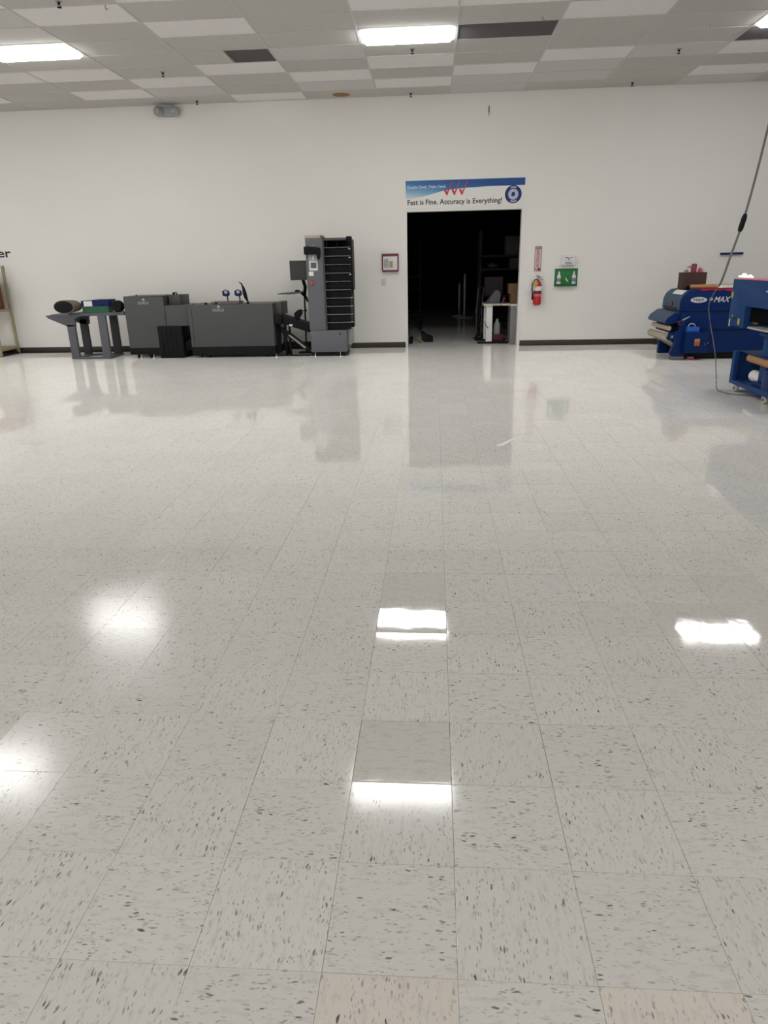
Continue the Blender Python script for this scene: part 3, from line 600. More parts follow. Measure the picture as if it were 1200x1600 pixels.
# ------------------------------------------------------------------ grey machine two: booklet maker
t = thing('booklet_maker', 'long low dark grey machine with blue knobs on top', 'machine', (-3.5, 12.6, 0))
part('cabinet', box(-4.258, -2.768, 12.2, 12.92, .19, .902, bev=.006), M_gray, t)
part('plinth', box(-4.25, -2.775, 12.21, 12.9, .045, .188, bev=.004), M_black, t)
part('door_seam', box(-4.20, -4.195, 12.1985, 12.2003, .2, .89), M_blackm, t)
part('end_cover', box(-2.766, -2.645, 12.33, 12.88, .70, .912, bev=.005), mat('warm_dark_grey', (.055, .05, .053)), t)
part('end_panel', box(-2.766, -2.70, 12.36, 12.86, .06, .698, bev=.004), M_blackm, t)
for q in range(3): part('vent_slot', box(-2.699, -2.690, 12.45+q*.12, 12.50+q*.12, .2, .6), M_lgray, t)
tr = part('top_tray', box(-3.85, -3.36, 12.24, 12.55, .9025, .945, bev=.005), mat('tray_taupe', (.14, .12, .11), rough=.6), t)
for x in (-3.60, -3.385):
    k = part('clamp_stem', MB().cyl((x+.02, 12.36, .945), (x+.015, 12.36, 1.06), .011, 8), M_black, t)
    part('clamp_knob', MB().prism([(x-.06, 1.04), (x-.065, 1.11), (x-.02, 1.14), (x+.04, 1.125), (x+.062, 1.085), (x+.05, 1.035), (x-.01, 1.025)], 'y', 12.33, 12.38, bev=.008), M_navyp, k)
    part('clamp_face', MB().prism([(x-.015, 1.070), (x-.025, 1.13), (x+.03, 1.118), (x+.035, 1.08)], 'y', 12.322, 12.33), M_lgray, k)
part('lever', MB().tube([(-3.23, 12.4, .915), (-3.27, 12.4, 1.0), (-3.285, 12.4, 1.07)], [.008, .03, .036], 10).tube([(-3.285, 12.4, 1.07), (-3.30, 12.4, 1.16), (-3.33, 12.4, 1.235), (-3.37, 12.4, 1.255)], [.036, .022, .012, .005], 10), M_black, t)
for x in (-3.945, -3.76, -3.20): part('knob', MB().lathe([(.001, .901), (.028, .901), (.026, .925), (.014, .935), (.001, .936)], (x, 12.25, 0)), M_black, t)
part('knob', MB().sph((-4.18, 12.26, .915), .014), M_maroon, t, 'small red knob')
emblem(-3.82, -3.62, .785, .895, 12.2, t, 'DUPLO')
for x in (-4.12, -3.98, -2.92, -2.82): caster(x, 12.28, t, r=.026, zt=.05)
for x in (-4.12, -2.85): caster(x, 12.80, t, r=.026, zt=.05)
foot(-2.76, 12.19, t, .06)

# ------------------------------------------------------------------ transfer conveyor between machine two and tower
t = thing('transfer_conveyor', 'black sloping conveyor between the long grey machine and the tower', 'conveyor', (-2.5, 12.5, 0))
part('upper_beam', MB().prism([(-2.69, .71), (-2.60, .69), (-2.17, .545), (-2.17, .40), (-2.69, .575)], 'y', 12.30, 12.62, bev=.006), M_black, t)
part('intake', box(-2.755, -2.64, 12.22, 12.32, .56, .705, bev=.006), M_black, t)
part('lower_beam', MB().prism([(-2.68, .49), (-2.62, .46), (-2.17, .12), (-2.20, .055), (-2.58, .33), (-2.68, .40)], 'y', 12.36, 12.44), M_black, t)
part('belt_guard', MB().prism([(-2.56, .36), (-2.52, .36), (-2.24, .14), (-2.28, .13)], 'y', 12.33, 12.36), M_steel, t)
for x, z in ((-2.63, .60), (-2.555, .57)): part('leg', box(x, x+.03, 12.40, 12.46, .005, z, bev=.003), M_black, t)
part('motor', MB().box(-2.66, -2.56, 12.48, 12.60, .01, .14, bev=.01), M_blackm, t)
part('base_rail', box(-2.72, -2.17, 12.47, 12.58, .15, .22, bev=.004), M_blackm, t)
part('floor_rail', box(-2.75, -2.17, 12.30, 12.34, .003, .02), M_black, t)
part('guide', MB().prism([(-2.43, .62), (-2.44, .72), (-2.38, .77), (-2.32, .79), (-2.30, .72), (-2.36, .63), (-2.34, .60)], 'y', 12.38, 12.50, bev=.008), M_blackm, t)
part('guide_knob', MB().sph((-2.235, 12.42, .765), .02).cyl((-2.235, 12.42, .765), (-2.33, 12.42, .755), .007, 8), M_black, t)
part('catch', box(-2.52, -2.46, 12.29, 12.302, .515, .545, bev=.003), M_white, t)

# ------------------------------------------------------------------ monitor stand
t = thing('monitor_stand', 'black stand with small monitor and keyboard tray left of the tower', 'monitor stand', (-2.28, 12.72, 0))
part('base', MB().box(-2.45, -2.15, 12.66, 12.88, 0.001, .025, bev=.005), M_black, t)
part('pole', MB().cyl((-2.32, 12.75, .02), (-2.30, 12.75, 1.05), .014).tube([(-2.30, 12.75, 1.0), (-2.27, 12.70, 1.15), (-2.30, 12.62, 1.32), (-2.34, 12.58, 1.40)], .03, 10), M_black, t)
m_ = part('monitor', box(-2.49, -2.17, 12.52, 12.56, 1.265, 1.585, bev=.006), mat('monitor_black', (.028, .029, .03), rough=.45), t)
part('screen', box(-2.475, -2.185, 12.517, 12.521, 1.285, 1.57), mat('screen_black', (.03, .031, .03), rough=.35), m_)
k = part('keyboard_tray', MB().prism([(-2.73, 1.040), (-2.72, 1.052), (-2.45, 1.072), (-2.30, 1.078), (-2.30, 1.052), (-2.5, 1.035)], 'y', 12.45, 12.72), M_gray, t)
part('mouse', MB().sph((-2.38, 12.52, 1.088), .05, .03, .02), M_black, k)
part('tray_arm', MB().tube([(-2.33, 12.62, 1.05), (-2.27, 12.70, .98), (-2.24, 12.72, .90)], .022, 8), M_blackm, t)
part('cable', MB().tube([(-2.29, 12.70, .84), (-2.25, 12.68, .72), (-2.20, 12.66, .66), (-2.165, 12.65, .60)], .004, 6), M_maroon, t)

# ------------------------------------------------------------------ tower collator
t = thing('collating_tower', 'tall grey collating tower with ten black bins beside the doorway wall', 'machine', (-1.8, 12.6, 0))
col = part('column', box(-2.142, -1.858, 12.2, 12.85, .444, 1.93, bev=.006), M_gray2, t)
part('column_side', box(-1.8575, -1.835, 12.22, 12.80, .444, 1.90, bev=.003), M_gray, t)
bs = part('base_cabinet', box(-2.132, -1.508, 12.2, 12.90, .075, .440, bev=.006), M_gray2, t)
part('lock', MB().lathe([(.001, -.006), (.012, -.006), (.014, 0), (.001, .001)], (-1.617, 12.2, .382), 'y'), M_black, bs)
part('side_panel', box(-1.507, -1.455, 12.45, 12.88, .17, .455, bev=.004), M_lgray, t)
part('plinth', box(-2.09, -1.55, 12.24, 12.86, .012, .074, bev=.004), M_black, t)
part('bin_back', box(-1.834, -1.42, 12.62, 12.82, .455, 1.925), M_black, t)
part('bin_head', MB().box(-1.834, -1.46, 12.22, 12.64, 1.885, 1.925, bev=.004), M_gray, t)
part('bin_post', MB().box(-1.462, -1.372, 12.26, 12.34, 1.865, 1.945, bev=.006).box(-1.415, -1.374, 12.30, 12.62, 1.09, 1.90, bev=.004), M_black, t)
part('lower_post', box(-1.46, -1.43, 12.34, 12.62, .57, 1.09, bev=.004), M_black, t)
part('divider', MB().box(-1.80, -1.785, 12.26, 12.62, .46, 1.88).box(-1.63, -1.61, 12.34, 12.62, .46, 1.88), M_blackm, t)
for q in range(10):
    z = 1.775-.1342*q; xr = -1.405 if q < 6 else -1.432
    b = part('bin_tray', box(-1.834, xr, 12.20, 12.62, z-.005, z+.004, bev=.0015), mat('tray_edge_grey', (.21, .19, .20), rough=.45), t)
    part('bin_front', box(-1.834, xr+.005, 12.275, 12.30, z-.120, z-.012, bev=.003), M_black, b)
    if q in (0, 1, 3): part('side_tab', box(xr-.02, xr+.015, 12.205, 12.225, z-.035, z-.018), M_lgray, b)
    if q > 5: part('side_tab', box(xr, xr+.05, 12.26, 12.32, z-.004, z+.004), M_lgray, b)
ha = part('panel_hood', MB().prism([(-2.158, 1.795), (-2.158, 1.672), (-1.955, 1.672), (-1.935, 1.60), (-1.912, 1.59), (-1.886, 1.66), (-1.886, 1.77), (-1.93, 1.783), (-2.10, 1.80)], 'y', 12.12, 12.199, bev=.005), M_black, t)
text('small_lettering', 'DSC', -2.07, -1.97, 1.80, 1.822, 12.1985, mat('faint_white', (.3, .3, .33), rough=.6), t)
pn = part('control_panel', box(-2.095, -1.945, 12.188, 12.1995, 1.408, 1.672, bev=.003), M_lgray, t)
part('display', box(-2.065, -1.965, 12.184, 12.1885, 1.455, 1.545), M_screen, pn)
part('display_frame', MB().box(-2.085, -1.950, 12.182, 12.1882, 1.545, 1.565).box(-2.085, -1.950, 12.182, 12.1882, 1.425, 1.455).box(-2.085, -2.065, 12.182, 12.1882, 1.455, 1.545).box(-1.966, -1.95, 12.182, 12.1882, 1.455, 1.545), M_white, pn)
part('keypad', MB().box(-2.03, -2.005, 12.184, 12.1885, 1.585, 1.65), M_white, pn)
part('sticker', box(-2.105, -2.025, 12.196, 12.1999, 1.335, 1.402), M_paper, t, 'white sticker')
e_ = part('stop_button', MB().lathe([(.001, -.035), (.026, -.033), (.032, -.022), (.03, -.012), (.001, -.011)], (-2.062, 12.2, 1.222), 'y', 20), M_orange, t, 'orange-red emergency stop button')
part('button_collar', MB().lathe([(.001, -.012), (.022, -.012), (.024, 0), (.001, .001)], (-2.062, 12.2, 1.222), 'y', 20), M_maroon, e_)
for x in (-2.135, -1.51): caster(x, 12.30, t, r=.036, zt=.08)
for x in (-2.06, -1.625): foot(x, 12.19, t, .08)
for x in (-2.1, -1.55): caster(x, 12.84, t, r=.036, zt=.08)
b = MB()
for q in range(6): b.box(-2.15+random.uniform(-.008, .006), -1.888+random.uniform(-.006, .008), 12.22, 12.6, 1.9305+q*.0072, 1.9372+q*.0072)
solo('paper_stack', b, M_cream, 'thin stack of cream paper on top of the grey tower', 'paper')
solo('loose_card', MB().prism([(-1.868, 1.931), (-1.90, 1.965), (-1.875, 1.975), (-1.83, 1.932)], 'y', 12.3, 12.5), M_card, 'folded tan card at the right of the paper on the tower', 'card')

# ------------------------------------------------------------------ rear blue machine (conveyor dryer)
t = thing('conveyor_dryer', 'long dark blue conveyor dryer with white oval logo by the right wall', 'machine', (4.6, 11.7, 0))
hp = [(3.728, .722), (3.732, .87), (3.742, .905), (3.765, .95), (3.80, .99), (3.84, 1.018), (3.90, 1.032), (5.9, 1.034), (5.9, .722)]
YN, YF = 11.2, 12.06
part('hood', MB().prism(hp, 'y', YN, YF, bev=.004), M_blue, t)
cv_ = MB(); c0 = hp[:6]+[(3.845, 1.024), (3.80, .997), (3.758, .955), (3.733, .908), (3.722, .872), (3.718, .735)]
part('end_cover', MB().prism([(3.718, .74), (3.7265, .74), (3.7305, .872), (3.7405, .906), (3.7635, .952), (3.799, .992), (3.84, 1.0195), (3.84, 1.026), (3.795, .999), (3.754, .956), (3.732, .908), (3.722, .873)], 'y', YN+.03, YF-.01), M_blue3, t)  # paler than the hood: light on the left-facing end put into its colour
part('cover_label', MB().prism([(3.762, .960), (3.798, .996), (3.828, 1.017), (3.825, 1.022), (3.793, 1.001), (3.756, .963)], 'y', 11.30, 11.74), M_paper, t, 'pale rectangular label')
part('exit_slot', box(3.712, 3.7275, YN+.12, YF-.12, .742, .772), M_black, t)
part('handle_hole', MB().lathe([(.001, 3.7105), (.04, 3.7105), (.04, 3.716), (.001, 3.7165)], (0, 11.6, .815), 'x'), M_maroon, t)
part('body', MB().prism([(3.80, .72), (3.80, .56), (3.87, .50), (3.87, .105), (5.9, .105), (5.9, .72)], 'y', YN+.012, YF-.02, bev=.004), M_blue, t)
part('seam', MB().box(3.9, 5.88, YN+.004, YN+.013, .712, .722).box(4.15, 5.88, YN+.004, YN+.013, .435, .447), M_black, t)
fd = part('feed_chute', MB().prism([(3.527, .565), (3.56, .625), (3.66, .700), (3.80, .715), (3.80, .56), (3.60, .545), (3.54, .540)], 'y', YN, YF+.05, bev=.005), M_blue, t)
part('chute_cover', MB().prism([(3.520, .562), (3.553, .631), (3.658, .708), (3.74, .716), (3.74, .712), (3.66, .702), (3.559, .627), (3.527, .563)], 'y', YN+.01, YF+.04), M_blue3, t)  # same painted-in light on the chute's left slope
part('dark_gap', box(3.64, 3.86, YN+.10, YF-.05, .40, .548), M_black, t)
part('upper_roller', MB().cyl((3.60, YN+.02, .475), (3.60, YF-.05, .475), .035, 16), M_belt, t)
br = part('lower_roller', MB().cyl((3.615, YN+.05, .33), (3.615, YF+.12, .33), .055, 18), M_belt, t)
part('roller_end', MB().cyl((3.615, YF+.12, .33), (3.615, YF+.15, .33), .035, 12).cyl((3.615, YN+.0, .33), (3.615, YN+.05, .33), .03, 12), M_black, br)
part('belt', MB().prism([(3.575, .30), (3.60, .285), (3.86, .135), (3.86, .16), (3.60, .32)], 'y', YN+.08, YF+.06), M_belt, t)
part('far_leg', box(3.70, 3.87, YF-.12, YF-.02, .012, .28, bev=.005), M_blue, t)
pl_ = part('front_leg', MB().prism([(3.645, .10), (3.69, .03), (3.84, .03), (3.84, .70), (3.745, .70), (3.735, .45), (3.66, .40), (3.70, .25)], 'y', YN-.03, YN+.075, bev=.004), M_blue, t)
part('bracket', box(3.60, 3.73, YN-.01, YN+.05, .30, .42, bev=.004), M_blue, t)
part('sticker', box(3.63, 3.67, YN-.0145, YN-.0105, .33, .37), mat('grey_green_sticker', (.22, .27, .24), rough=.6), t)
part('leg_boot', box(3.66, 3.86, YN-.035, YN+.09, .003, .055, bev=.01), mat('grey_boot', (.14, .14, .13), rough=.6), t)
part('underframe', MB().box(3.88, 5.85, YN+.06, YF-.05, .03, .104), M_black, t)
for x in (4.0, 5.75): caster(x, YN+.12, t, r=.03, zt=.06)
part('floor_pad', box(3.93, 4.02, YN+.01, YN+.06, .004, .04), M_pink, t)
cb = part('control_box', box(3.82, 4.16, YN-.12, YN+.01, .11, .428, bev=.005), M_blue, t)
bx = part('bright_panel', box(3.83, 4.01, YN-.11, YN+.01, .4285, .50, bev=.004), M_bright, t)
part('gauge_ring', MB().tube([(3.91+.05*math.cos(a), YN-.05, .50+.045*math.sin(a)) for a in [q*PI/8 for q in range(9)]], .01, 8), M_lgray, t)
sb = part('stop_button', MB().lathe([(.001, -.045), (.03, -.043), (.036, -.03), (.034, -.012), (.001, -.011)], (3.99, YN-.12, .262), 'y', 20), M_orange, cb)
part('switch_plate', MB().box(3.955, 4.03, YN-.131, YN-.1205, .222, .325), mat('tan_plastic', (.42, .34, .16)), cb)
for x in (4.09,): part('toggle', MB().cyl((x, YN-.12, .262), (x+.01, YN-.16, .25), .008, 8), M_chrome, cb)
part('toggle', MB().cyl((4.185, YN+.01, .262), (4.195, YN-.03, .25), .009, 8), M_chrome, t)
part('latch', MB().cyl((3.83, YN+.01, .655), (3.83, YN-.015, .655), .014, 10), M_lgray, t)
part('strap', MB().prism([(3.76, .60), (3.80, .625), (3.88, .655), (3.87, .64), (3.78, .59)], 'y', YN-.034, YN-.031), M_lgray, t)
part('red_cable', MB().tube([(3.70, YN-.04, .56), (3.74, YN-.045, .59), (3.78, YN-.04, .565), (3.76, YN-.04, .53), (3.71, YN-.045, .54)], .009, 8), M_maroon, t)
# oval logo and lettering
ol = MB().lathe([(.001, -.0035), (1, -.0035), (1, -.0005), (.001, -.0004)], (0, 0, 0), 'y', 36)
for v in ol.bm.verts: v.co = Vector((3.985+v.co.x*.121, YN+v.co.y, .886+v.co.z*.042))
ov = part('oval_logo', ol, mat('logo_white', (.62, .63, .62), rough=.5), t)
text('logo_lettering', 'M&R', 3.905, 4.065, .868, .905, YN-.0036, M_blue, ov, bold=.0)
ml = text('white_lettering', 'MAX', 4.205, 4.45, .85, .93, YN-.0005, mat('logo_white', (.6, .6, .6)), t, shear=.35)
part('round_mark', MB().lathe([(.001, -.003), (.025, -.003), (.025, -.0005), (.001, -.0004)], (4.165, YN, .895), 'y', 20), M_lgray, t)
# things lying on the dryer
ZT = 1.034
t = thing('brown_carton', 'dark brown open carton on top of the blue dryer', 'box', (4.0, 11.65, ZT+.0))
part('shell', MB().box(3.835, 4.172, 11.52, 11.532, ZT+.001, 1.275).box(3.835, 4.172, 11.768, 11.78, ZT+.001, 1.275).box(3.835, 3.847, 11.532, 11.768, ZT+.001, 1.275).box(4.16, 4.172, 11.532, 11.768, ZT+.001, 1.275).box(3.847, 4.16, 11.532, 11.768, ZT+.001, ZT+.012), M_brown, t)
solo('red_canister', MB().lathe([(.001, 1.05), (.04, 1.05), (.042, 1.06), (.042, 1.38), (.034, 1.40), (.001, 1.405)], (4.01, 11.65, 0)), mat('dull_crimson', (.22, .03, .06), rough=.5), 'tall dull red canister standing in the brown carton', 'canister')
solo('grey_bag', MB().crumple((3.90, 11.65, 1.20), .045, .06, .13, 5), mat('grey_film', (.34, .35, .34), rough=.5), 'crumpled grey plastic bag at the left of the brown carton', 'bag')
solo('pink_paper', MB().crumple((4.115, 11.66, 1.24), .042, .07, .12, 8), M_pink, 'crumpled pink paper at the right of the brown carton', 'paper')
solo('pink_ribbon', MB().tube([(3.875, 11.56, 1.352), (3.92, 11.57, 1.36), (3.965, 11.60, 1.345)], [.006, .016, .01], 8), M_pink, 'short pink ribbon sticking out left of the red canister', 'ribbon')
t = thing('kraft_roll', 'kraft paper roll lying in front of the brown carton', 'paper roll', (4.1, 11.42, ZT))
part('paper', MB().cyl((3.90, 11.42, ZT+.034), (4.30, 11.42, ZT+.034), .033, 20), M_kraft, t)
part('end_cap', MB().lathe([(.001, 3.83), (.028, 3.83), (.036, 3.84), (.036, 3.895), (.001, 3.8995)], (0, 11.42, ZT+.0365), 'x'), M_black, t)
solo('paper_sheets', MB().box(3.68+.17, 3.85+.03, 11.75, 11.98, ZT+.001, ZT+.03), M_paper, 'small pile of white sheets at the far left end of the dryer top', 'paper')
solo('yellow_pad', MB().prism([(4.20, ZT+.001), (4.62, ZT+.001), (4.64, ZT+.055), (4.22, ZT+.055)], 'y', 11.55, 11.85), mat('pale_yellow_paper', (.52, .48, .25), rough=.8), 'pale yellow pad of paper right of the brown carton', 'paper')
solo('white_folder', MB().prism([(4.33, ZT+.017), (4.38, ZT+.045), (4.66, ZT+.042), (4.66, ZT+.017)], 'y', 11.32, 11.52), M_paper, 'white folded sheets lying on the red cloth of the dryer', 'paper')
cl = MB(); bm = cl.bm; rows = []
for q in range(25):
    x = 4.0+q*.028; zz = ZT+.003+.004*math.sin(q*1.7)
    yy = YN-.006-.003*math.sin(q*1.1); dz = .012+.012*(q > 12)+.006*math.sin(q*.9)
    rows.append([bm.verts.new((x, 11.40, ZT+.002)), bm.verts.new((x, YN+.03, zz)), bm.verts.new((x, yy, ZT+.004)), bm.verts.new((x, yy, ZT-dz))])
for q in range(24):
    for k in range(3): bm.faces.new((rows[q][k], rows[q+1][k], rows[q+1][k+1], rows[q][k+1]))
bmesh.ops.recalc_face_normals(bm, faces=bm.faces[:]); bmesh.ops.solidify(bm, geom=bm.faces[:], thickness=.002)
solo('red_cloth', cl, M_crim, 'crimson cloth spread along the top edge of the blue dryer', 'cloth')

# ------------------------------------------------------------------ front blue machine (heat press)
t = thing('heat_press', 'slate blue press on a wheeled frame cut by the right edge', 'machine', (3.9, 7.8, 0))
XS = 3.5
part('head', MB().prism([(8.80, .732), (8.80, 1.243), (6.95, 1.243), (6.95, .735), (7.35, .735), (7.35, .962), (8.375, .962), (8.365, .722)], 'x', XS, 4.25, bev=.006), M_blue2, t)
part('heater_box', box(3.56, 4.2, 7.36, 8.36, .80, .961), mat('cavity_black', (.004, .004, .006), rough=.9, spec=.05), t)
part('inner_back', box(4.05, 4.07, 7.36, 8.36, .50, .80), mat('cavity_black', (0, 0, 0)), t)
pt = part('platen', MB().box(3.47, 4.02, 7.35, 8.18, .735, .757, bev=.008), mat('platen_grey', (.45, .44, .42), rough=.5), t)
part('turntable', MB().lathe([(.001, .672), (.26, .672), (.30, .690), (.30, .705), (.24, .715), (.001, .716)], (3.80, 7.86, 0), n=36), M_blue2, t)
part('column', box(3.60, 3.72, 7.86, 8.02, .14, .672, bev=.006), M_blue2, t)
part('rear_column', box(3.86, 4.2, 7.7, 8.5, .46, .75), M_blue, t)
# base frame
part('bottom_beam', MB().prism([(8.53, .085), (8.53, .125), (7.0, .150), (7.0, .075)], 'x', XS, XS+.045, bev=.004).box(4.20, 4.245, 7.0, 8.53, .085, .14, bev=.004), M_blue2, t)
part('shelf', box(XS+.046, 4.2, 7.05, 8.48, .118, .130), M_blue2, t)
part('back_panel', box(XS, 4.245, 8.49, 8.53, .126, .455, bev=.004), M_blue2, t)
part('post', box(XS, XS+.05, 8.45, 8.489, .126, .455, bev=.004), M_blue2, t)
part('post', box(XS, XS+.05, 7.50, 7.70, .140, .345, bev=.004), M_blue, t)
part('post', box(XS, XS+.05, 7.02, 7.10, .140, .455, bev=.004), M_blue2, t)
part('inner_panel', box(3.97, 3.99, 7.05, 8.48, .131, .46), M_black, t)
part('top_rail', box(XS+.06, 4.24, 7.02, 8.48, .44, .458, bev=.003), M_blue, t)
part('tool_box', MB().prism([(8.06, .131), (8.03, .18), (7.80, .178), (7.74, .131)], 'x', 3.55, 3.60), M_blue, t)
for x, y in ((3.53, 8.38), (3.53, 7.62), (4.2, 8.38), (4.2, 7.1)):
    c = part('caster', MB().box(x-.02, x+.02, y-.03, y+.03, .05, .09, bev=.004), M_black, t)
    part('wheel', MB().lathe([(.001, -.022), (.04, -.022), (.045, -.012), (.045, .012), (.04, .022), (.001, .022)], (x, y, .045), 'x', 20), M_wheel, c)
    part('wheel_hub', MB().lathe([(.001, -.026), (.018, -.026), (.018, -.021), (.001, -.021)], (x, y, .045), 'x', 14), M_maroon, c)
for (y, z) in ((8.775, 1.07), (8.50, .785)):
    part('warning_sticker', MB().prism([(y-.03, z), (y-.02, z+.035), (y+.02, z+.035), (y+.03, z), (y+.02, z-.035), (y-.02, z-.035)], 'x', XS-.002, XS-.0003), M_yel, t)
part('warning_sticker', MB().prism([(3.60, .80), (3.61, .84), (3.66, .84), (3.67, .80), (3.65, .76), (3.61, .76)], 'y', 8.359, 8.3645), M_yel, t)
part('bolt', MB().lathe([(.001, -.006), (.012, -.006), (.012, 0), (.001, 0)], (XS, 8.68, .84), 'x', 10), M_chrome, t)
part('hinge', MB().cyl((XS-.01, 8.72, .72), (XS-.01, 8.72, .80), .012, 10), M_chrome, t)
part('side_latch', MB().box(XS-.03, XS-.001, 8.60, 8.64, .80, .83, bev=.003), M_blue3, t)
part('lever_post', MB().cyl((3.62, 7.83, 1.243), (3.62, 7.83, 1.34), .014, 10), M_steel, t)
part('lever_arm', MB().box(3.50, 3.90, 7.82, 7.86, 1.272, 1.297, bev=.005), M_navyp, t)
part('clamp', MB().box(3.47, 3.4985, 7.72, 7.86, 1.13, 1.15, bev=.006).box(3.48, 3.499, 7.74, 7.79, 1.05, 1.13), M_lgray, t)
t = thing('kraft_paper_roll', 'brown kraft roll held in the base frame of the slate blue press', 'paper roll', (3.6, 7.9, .4))
part('paper', MB().cyl((3.58, 8.24, .405), (3.58, 7.55, .395), .042, 20), M_kraft, t)
part('core', MB().cyl((3.58, 8.25, .405), (3.58, 7.5, .395), .02, 10), M_card, t)
t = thing('white_paper_roll', 'white paper roll lying on the lower shelf of the slate blue press', 'paper roll', (3.68, 7.9, .13))
part('paper', MB().cyl((3.68, 8.30, .196), (3.68, 7.45, .196), .065, 22), M_paper, t)
part('core', MB().cyl((3.68, 8.305, .196), (3.68, 8.29, .196), .02, 12), M_cream, t)
solo('pink_cloth', MB().prism([(8.79, 1.2435), (8.79, 1.249), (8.3, 1.252), (7.9, 1.249), (7.9, 1.2435)], 'x', 3.502, 3.75), M_pink, 'pink cloth folded on top of the slate blue press', 'cloth')
solo('work_lamp', MB().tube([(3.53, 8.74, 1.274), (3.53, 8.60, 1.278), (3.53, 8.46, 1.278), (3.53, 8.36, 1.272)], [.008, .014, .014, .008], 12).sph((3.53, 8.60, 1.296), .022, .035, .016).sph((3.53, 8.44, 1.288), .016, .03, .010), mat('lit_white', (.9, .9, .88), rough=.5, emit=(1, .98, .92, 1), estr=1.0), 'small glowing white lamp on the pink cloth of the press', 'lamp')

# ------------------------------------------------------------------ hanging cord
pts = [(3.83, 9.0, H), (3.80, 9.0, 3.6), (3.717, 9.0, 2.837), (3.655, 9.0, 2.3), (3.587, 9.0, 1.86), (3.50, 9.0, 1.48), (3.437, 9.0, 1.212), (3.383, 9.00, 1.111), (3.322, 8.98, 0.957), (3.332, 8.92, 0.775), (3.355, 8.80, 0.559), (3.357, 8.65, 0.351), (3.345, 8.52, 0.143), (3.343, 8.48, .055), (3.343, 8.43, .014), (3.345, 8.36, .008), (3.38, 8.22, .007), (3.46, 8.14, .007), (3.56, 8.08, .007), (3.75, 8.0, .007)]
def smooth_path(P, n=6):
    P = [Vector(p) for p in P]; out = []
    for i in range(len(P)-1):
        a, b, c, d = P[max(i-1, 0)], P[i], P[i+1], P[min(i+2, len(P)-1)]
        for k in range(n):
            u = k/n; out.append(.5*((2*b)+(c-a)*u+(2*a-5*b+4*c-d)*u*u+(-a+3*b-3*c+d)*u**3))
    return out+[P[-1]]
t = thing('power_cord', 'grey power cord hanging from the ceiling to the slate blue press', 'cord', (3.83, 9.0, H))
sp = smooth_path(pts)
part('cord', MB().tube(sp, [.013 if p.z > 1.16 else .0055 for p in sp], 10), M_cord, t)
part('plug', MB().tube([(3.606, 9.0, 1.955), (3.598, 9.0, 1.915), (3.575, 9.0, 1.80), (3.566, 9.0, 1.765)], [.02, .030, .030, .02], 12), M_black, t)
part('ceiling_plate', MB().lathe([(.001, H-.02), (.04, H-.018), (.05, H-.005), (.001, H-.004)], (3.83, 9.0, 0)), M_white, t)

# ------------------------------------------------------------------ the dark storeroom behind the doorway
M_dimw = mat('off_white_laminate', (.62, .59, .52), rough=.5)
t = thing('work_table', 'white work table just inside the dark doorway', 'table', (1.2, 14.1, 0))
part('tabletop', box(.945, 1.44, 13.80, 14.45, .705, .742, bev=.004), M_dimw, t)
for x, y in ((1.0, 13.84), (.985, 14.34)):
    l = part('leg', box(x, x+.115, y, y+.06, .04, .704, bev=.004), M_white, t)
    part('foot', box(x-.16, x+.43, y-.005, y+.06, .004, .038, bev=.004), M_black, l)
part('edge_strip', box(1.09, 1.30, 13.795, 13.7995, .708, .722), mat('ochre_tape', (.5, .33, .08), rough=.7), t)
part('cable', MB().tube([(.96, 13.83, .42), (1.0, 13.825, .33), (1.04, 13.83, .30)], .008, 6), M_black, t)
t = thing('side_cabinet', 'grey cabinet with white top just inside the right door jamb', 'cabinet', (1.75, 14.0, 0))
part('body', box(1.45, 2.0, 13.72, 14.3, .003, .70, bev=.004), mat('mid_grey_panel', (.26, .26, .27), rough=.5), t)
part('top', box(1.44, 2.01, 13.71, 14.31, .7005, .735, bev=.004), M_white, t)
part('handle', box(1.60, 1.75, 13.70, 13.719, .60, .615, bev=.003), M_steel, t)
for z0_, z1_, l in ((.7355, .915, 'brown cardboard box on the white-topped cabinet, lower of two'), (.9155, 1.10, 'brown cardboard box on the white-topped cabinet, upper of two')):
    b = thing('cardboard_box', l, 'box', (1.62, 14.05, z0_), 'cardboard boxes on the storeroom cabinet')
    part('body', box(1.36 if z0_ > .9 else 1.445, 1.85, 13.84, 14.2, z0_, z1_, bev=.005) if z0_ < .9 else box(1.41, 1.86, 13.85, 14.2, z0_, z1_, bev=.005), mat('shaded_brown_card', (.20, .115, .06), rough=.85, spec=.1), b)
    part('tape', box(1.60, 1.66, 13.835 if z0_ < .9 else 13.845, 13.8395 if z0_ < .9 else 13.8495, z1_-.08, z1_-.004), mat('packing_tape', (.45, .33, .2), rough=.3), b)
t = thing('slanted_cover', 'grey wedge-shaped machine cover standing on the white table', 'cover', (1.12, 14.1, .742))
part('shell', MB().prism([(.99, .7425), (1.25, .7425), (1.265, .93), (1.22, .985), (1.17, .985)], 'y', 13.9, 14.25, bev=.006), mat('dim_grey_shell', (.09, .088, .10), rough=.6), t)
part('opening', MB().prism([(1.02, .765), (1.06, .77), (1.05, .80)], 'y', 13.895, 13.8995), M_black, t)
t = thing('tape_gun', 'small red and black tape gun beside the slanted grey cover', 'tape gun', (1.33, 13.95, .742))
part('body', MB().box(1.29, 1.34, 13.92, 13.95, .7425, .80, bev=.006).cyl((1.33, 13.90, .83), (1.33, 13.96, .83), .026, 14), mat('dull_red_plastic', (.1, .01, .01)), t)
part('grip', MB().box(1.345, 1.39, 13.92, 13.95, .7425, .79, bev=.01), M_black, t)
t = thing('hand_truck', 'dark hand truck with red brackets left of the white table', 'hand truck', (.9, 14.7, 0))
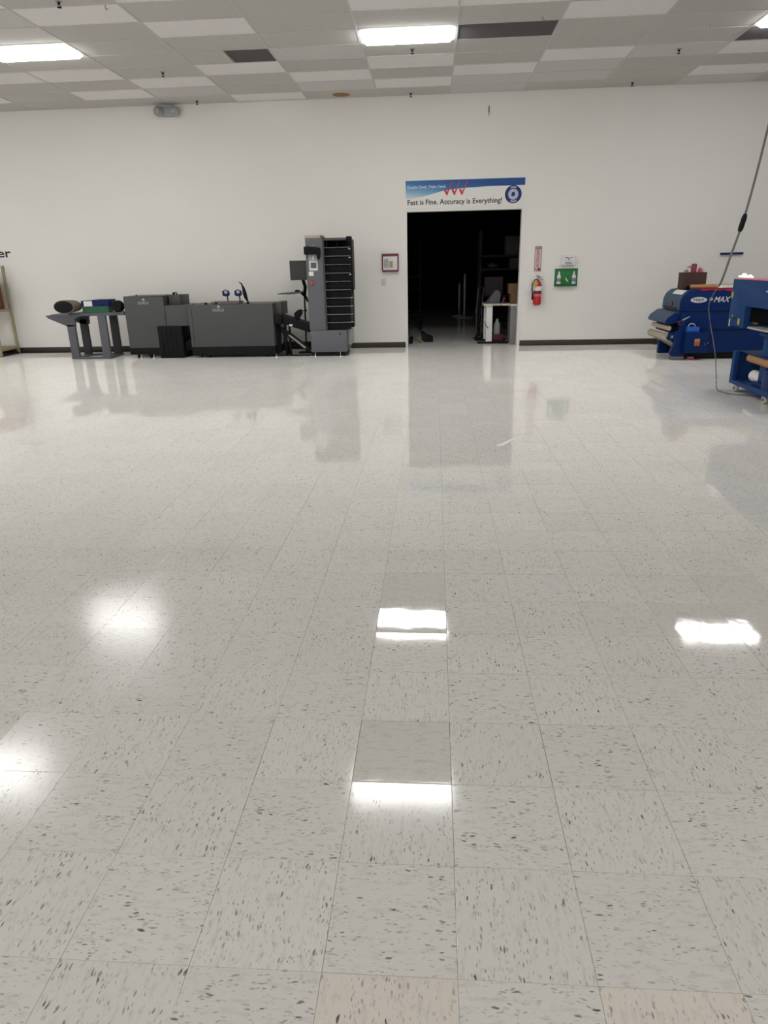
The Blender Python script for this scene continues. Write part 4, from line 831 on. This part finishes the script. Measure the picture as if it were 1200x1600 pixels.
part('frame', MB().tube([(.86, 14.60, .10), (.86, 14.70, .6), (.90, 14.85, 1.0)], .016, 8).tube([(.98, 14.85, .10), (.98, 14.95, .6), (1.02, 15.08, 1.0)], .016, 8).cyl((.90, 14.85, 1.0), (1.02, 15.08, 1.0), .016, 8).cyl((.86, 14.67, .46), (.98, 14.92, .46), .012, 8), mat('dark_steel', (.06, .06, .07), rough=.5), t)
part('toe_plate', box(.80, .98, 14.55, 14.75, .02, .035), M_black, t)
for x, y in ((.86, 14.64), (.99, 14.90)):
    part('wheel', MB().lathe([(.001, -.02), (.06, -.02), (.06, .02), (.001, .02)], (x, y, .06), 'x', 16), M_black, t)
part('bracket', MB().box(.84, .88, 14.66, 14.70, .52, .60, bev=.004).box(.84, .88, 14.56, 14.60, .10, .20, bev=.004), mat('dull_red_plastic', (.1, .01, .01)), t)
t = thing('white_jug', 'white jug with red base under the white table', 'jug', (1.24, 14.2, 0))
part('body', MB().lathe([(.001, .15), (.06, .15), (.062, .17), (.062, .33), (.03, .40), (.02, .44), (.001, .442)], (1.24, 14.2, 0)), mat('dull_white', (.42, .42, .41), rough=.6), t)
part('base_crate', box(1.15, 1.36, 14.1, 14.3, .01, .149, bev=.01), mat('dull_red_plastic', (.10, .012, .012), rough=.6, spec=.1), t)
# shelving
def shelving(x0, x1, y0, y1, zs, ztop, label, m):
    t = thing('storeroom_shelving', label, 'shelving', ((x0+x1)/2, (y0+y1)/2, 0))
    for x in (x0, x1-.05):
        for y in (y0, y1-.05): part('post', box(x, x+.05, y, y+.05, .003, ztop, bev=.004), m, t)
    for z in zs: part('shelf', box(x0+.051, x1-.051, y0, y1, z, z+.04, bev=.003), m, t)
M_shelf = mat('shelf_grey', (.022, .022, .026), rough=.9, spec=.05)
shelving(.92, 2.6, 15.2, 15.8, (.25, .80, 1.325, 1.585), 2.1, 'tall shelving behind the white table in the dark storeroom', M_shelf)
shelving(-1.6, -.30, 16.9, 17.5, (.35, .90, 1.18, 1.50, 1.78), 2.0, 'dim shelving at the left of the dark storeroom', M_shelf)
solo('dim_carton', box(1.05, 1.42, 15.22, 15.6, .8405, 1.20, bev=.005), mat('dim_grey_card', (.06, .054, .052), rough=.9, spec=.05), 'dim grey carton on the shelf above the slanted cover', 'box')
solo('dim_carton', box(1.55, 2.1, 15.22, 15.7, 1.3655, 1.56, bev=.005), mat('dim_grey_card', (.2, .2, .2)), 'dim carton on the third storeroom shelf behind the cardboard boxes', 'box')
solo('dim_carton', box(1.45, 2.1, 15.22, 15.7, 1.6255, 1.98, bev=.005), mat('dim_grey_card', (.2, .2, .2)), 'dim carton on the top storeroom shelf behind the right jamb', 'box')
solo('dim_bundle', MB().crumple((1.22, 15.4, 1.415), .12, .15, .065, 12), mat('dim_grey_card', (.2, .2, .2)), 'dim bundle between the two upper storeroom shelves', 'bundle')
for x, y, h, xb, l in ((.86, 20.6, 1.18, .22, 'taller thin upright stand on a flat foot deep in the dark storeroom'), (.735, 21.3, .92, .2, 'shorter thin upright stand just left of the taller one in the storeroom')):
    s = thing('display_stand', l, 'stand', (x, y, 0), 'thin upright stands')
    part('upright', box(x-.03, x+.03, y-.02, y+.02, .03, h, bev=.004), M_steel, s)
    part('foot', box(x-xb, x+xb, y-.05, y+.05, .004, .029, bev=.004), M_steel, s)
    part('cap', MB().sph((x, y, h+.01), .03), M_steel, s)
# dustpan on the storeroom floor
t = thing('dustpan', 'black dustpan with a pale stick lying on the storeroom floor left of the doorway', 'dustpan', (-.15, 14.4, 0))
part('pan', MB().prism([(-.28, .004), (-.02, .004), (-.02, .09), (-.15, .13), (-.24, .20), (-.27, .19), (-.24, .07)], 'y', 14.28, 14.62, bev=.006), M_black, t)
part('handle', MB().tube([(-.22, 14.5, .17), (-.36, 14.7, .22), (-.52, 14.9, .30)], .014, 8), M_steel, t)
part('stick', MB().tube([(-.32, 14.32, .07), (-.25, 14.2, .03), (-.19, 14.12, .014)], [.02, .018, .011], 8), mat('pale_wood', (.55, .38, .2), rough=.6), t)
solo('floor_mat', MB().box(-.49, -.42, 14.0, 14.5, .001, .10, bev=.02), M_black, 'black rubber strip rolled against the left inside of the doorway', 'mat')
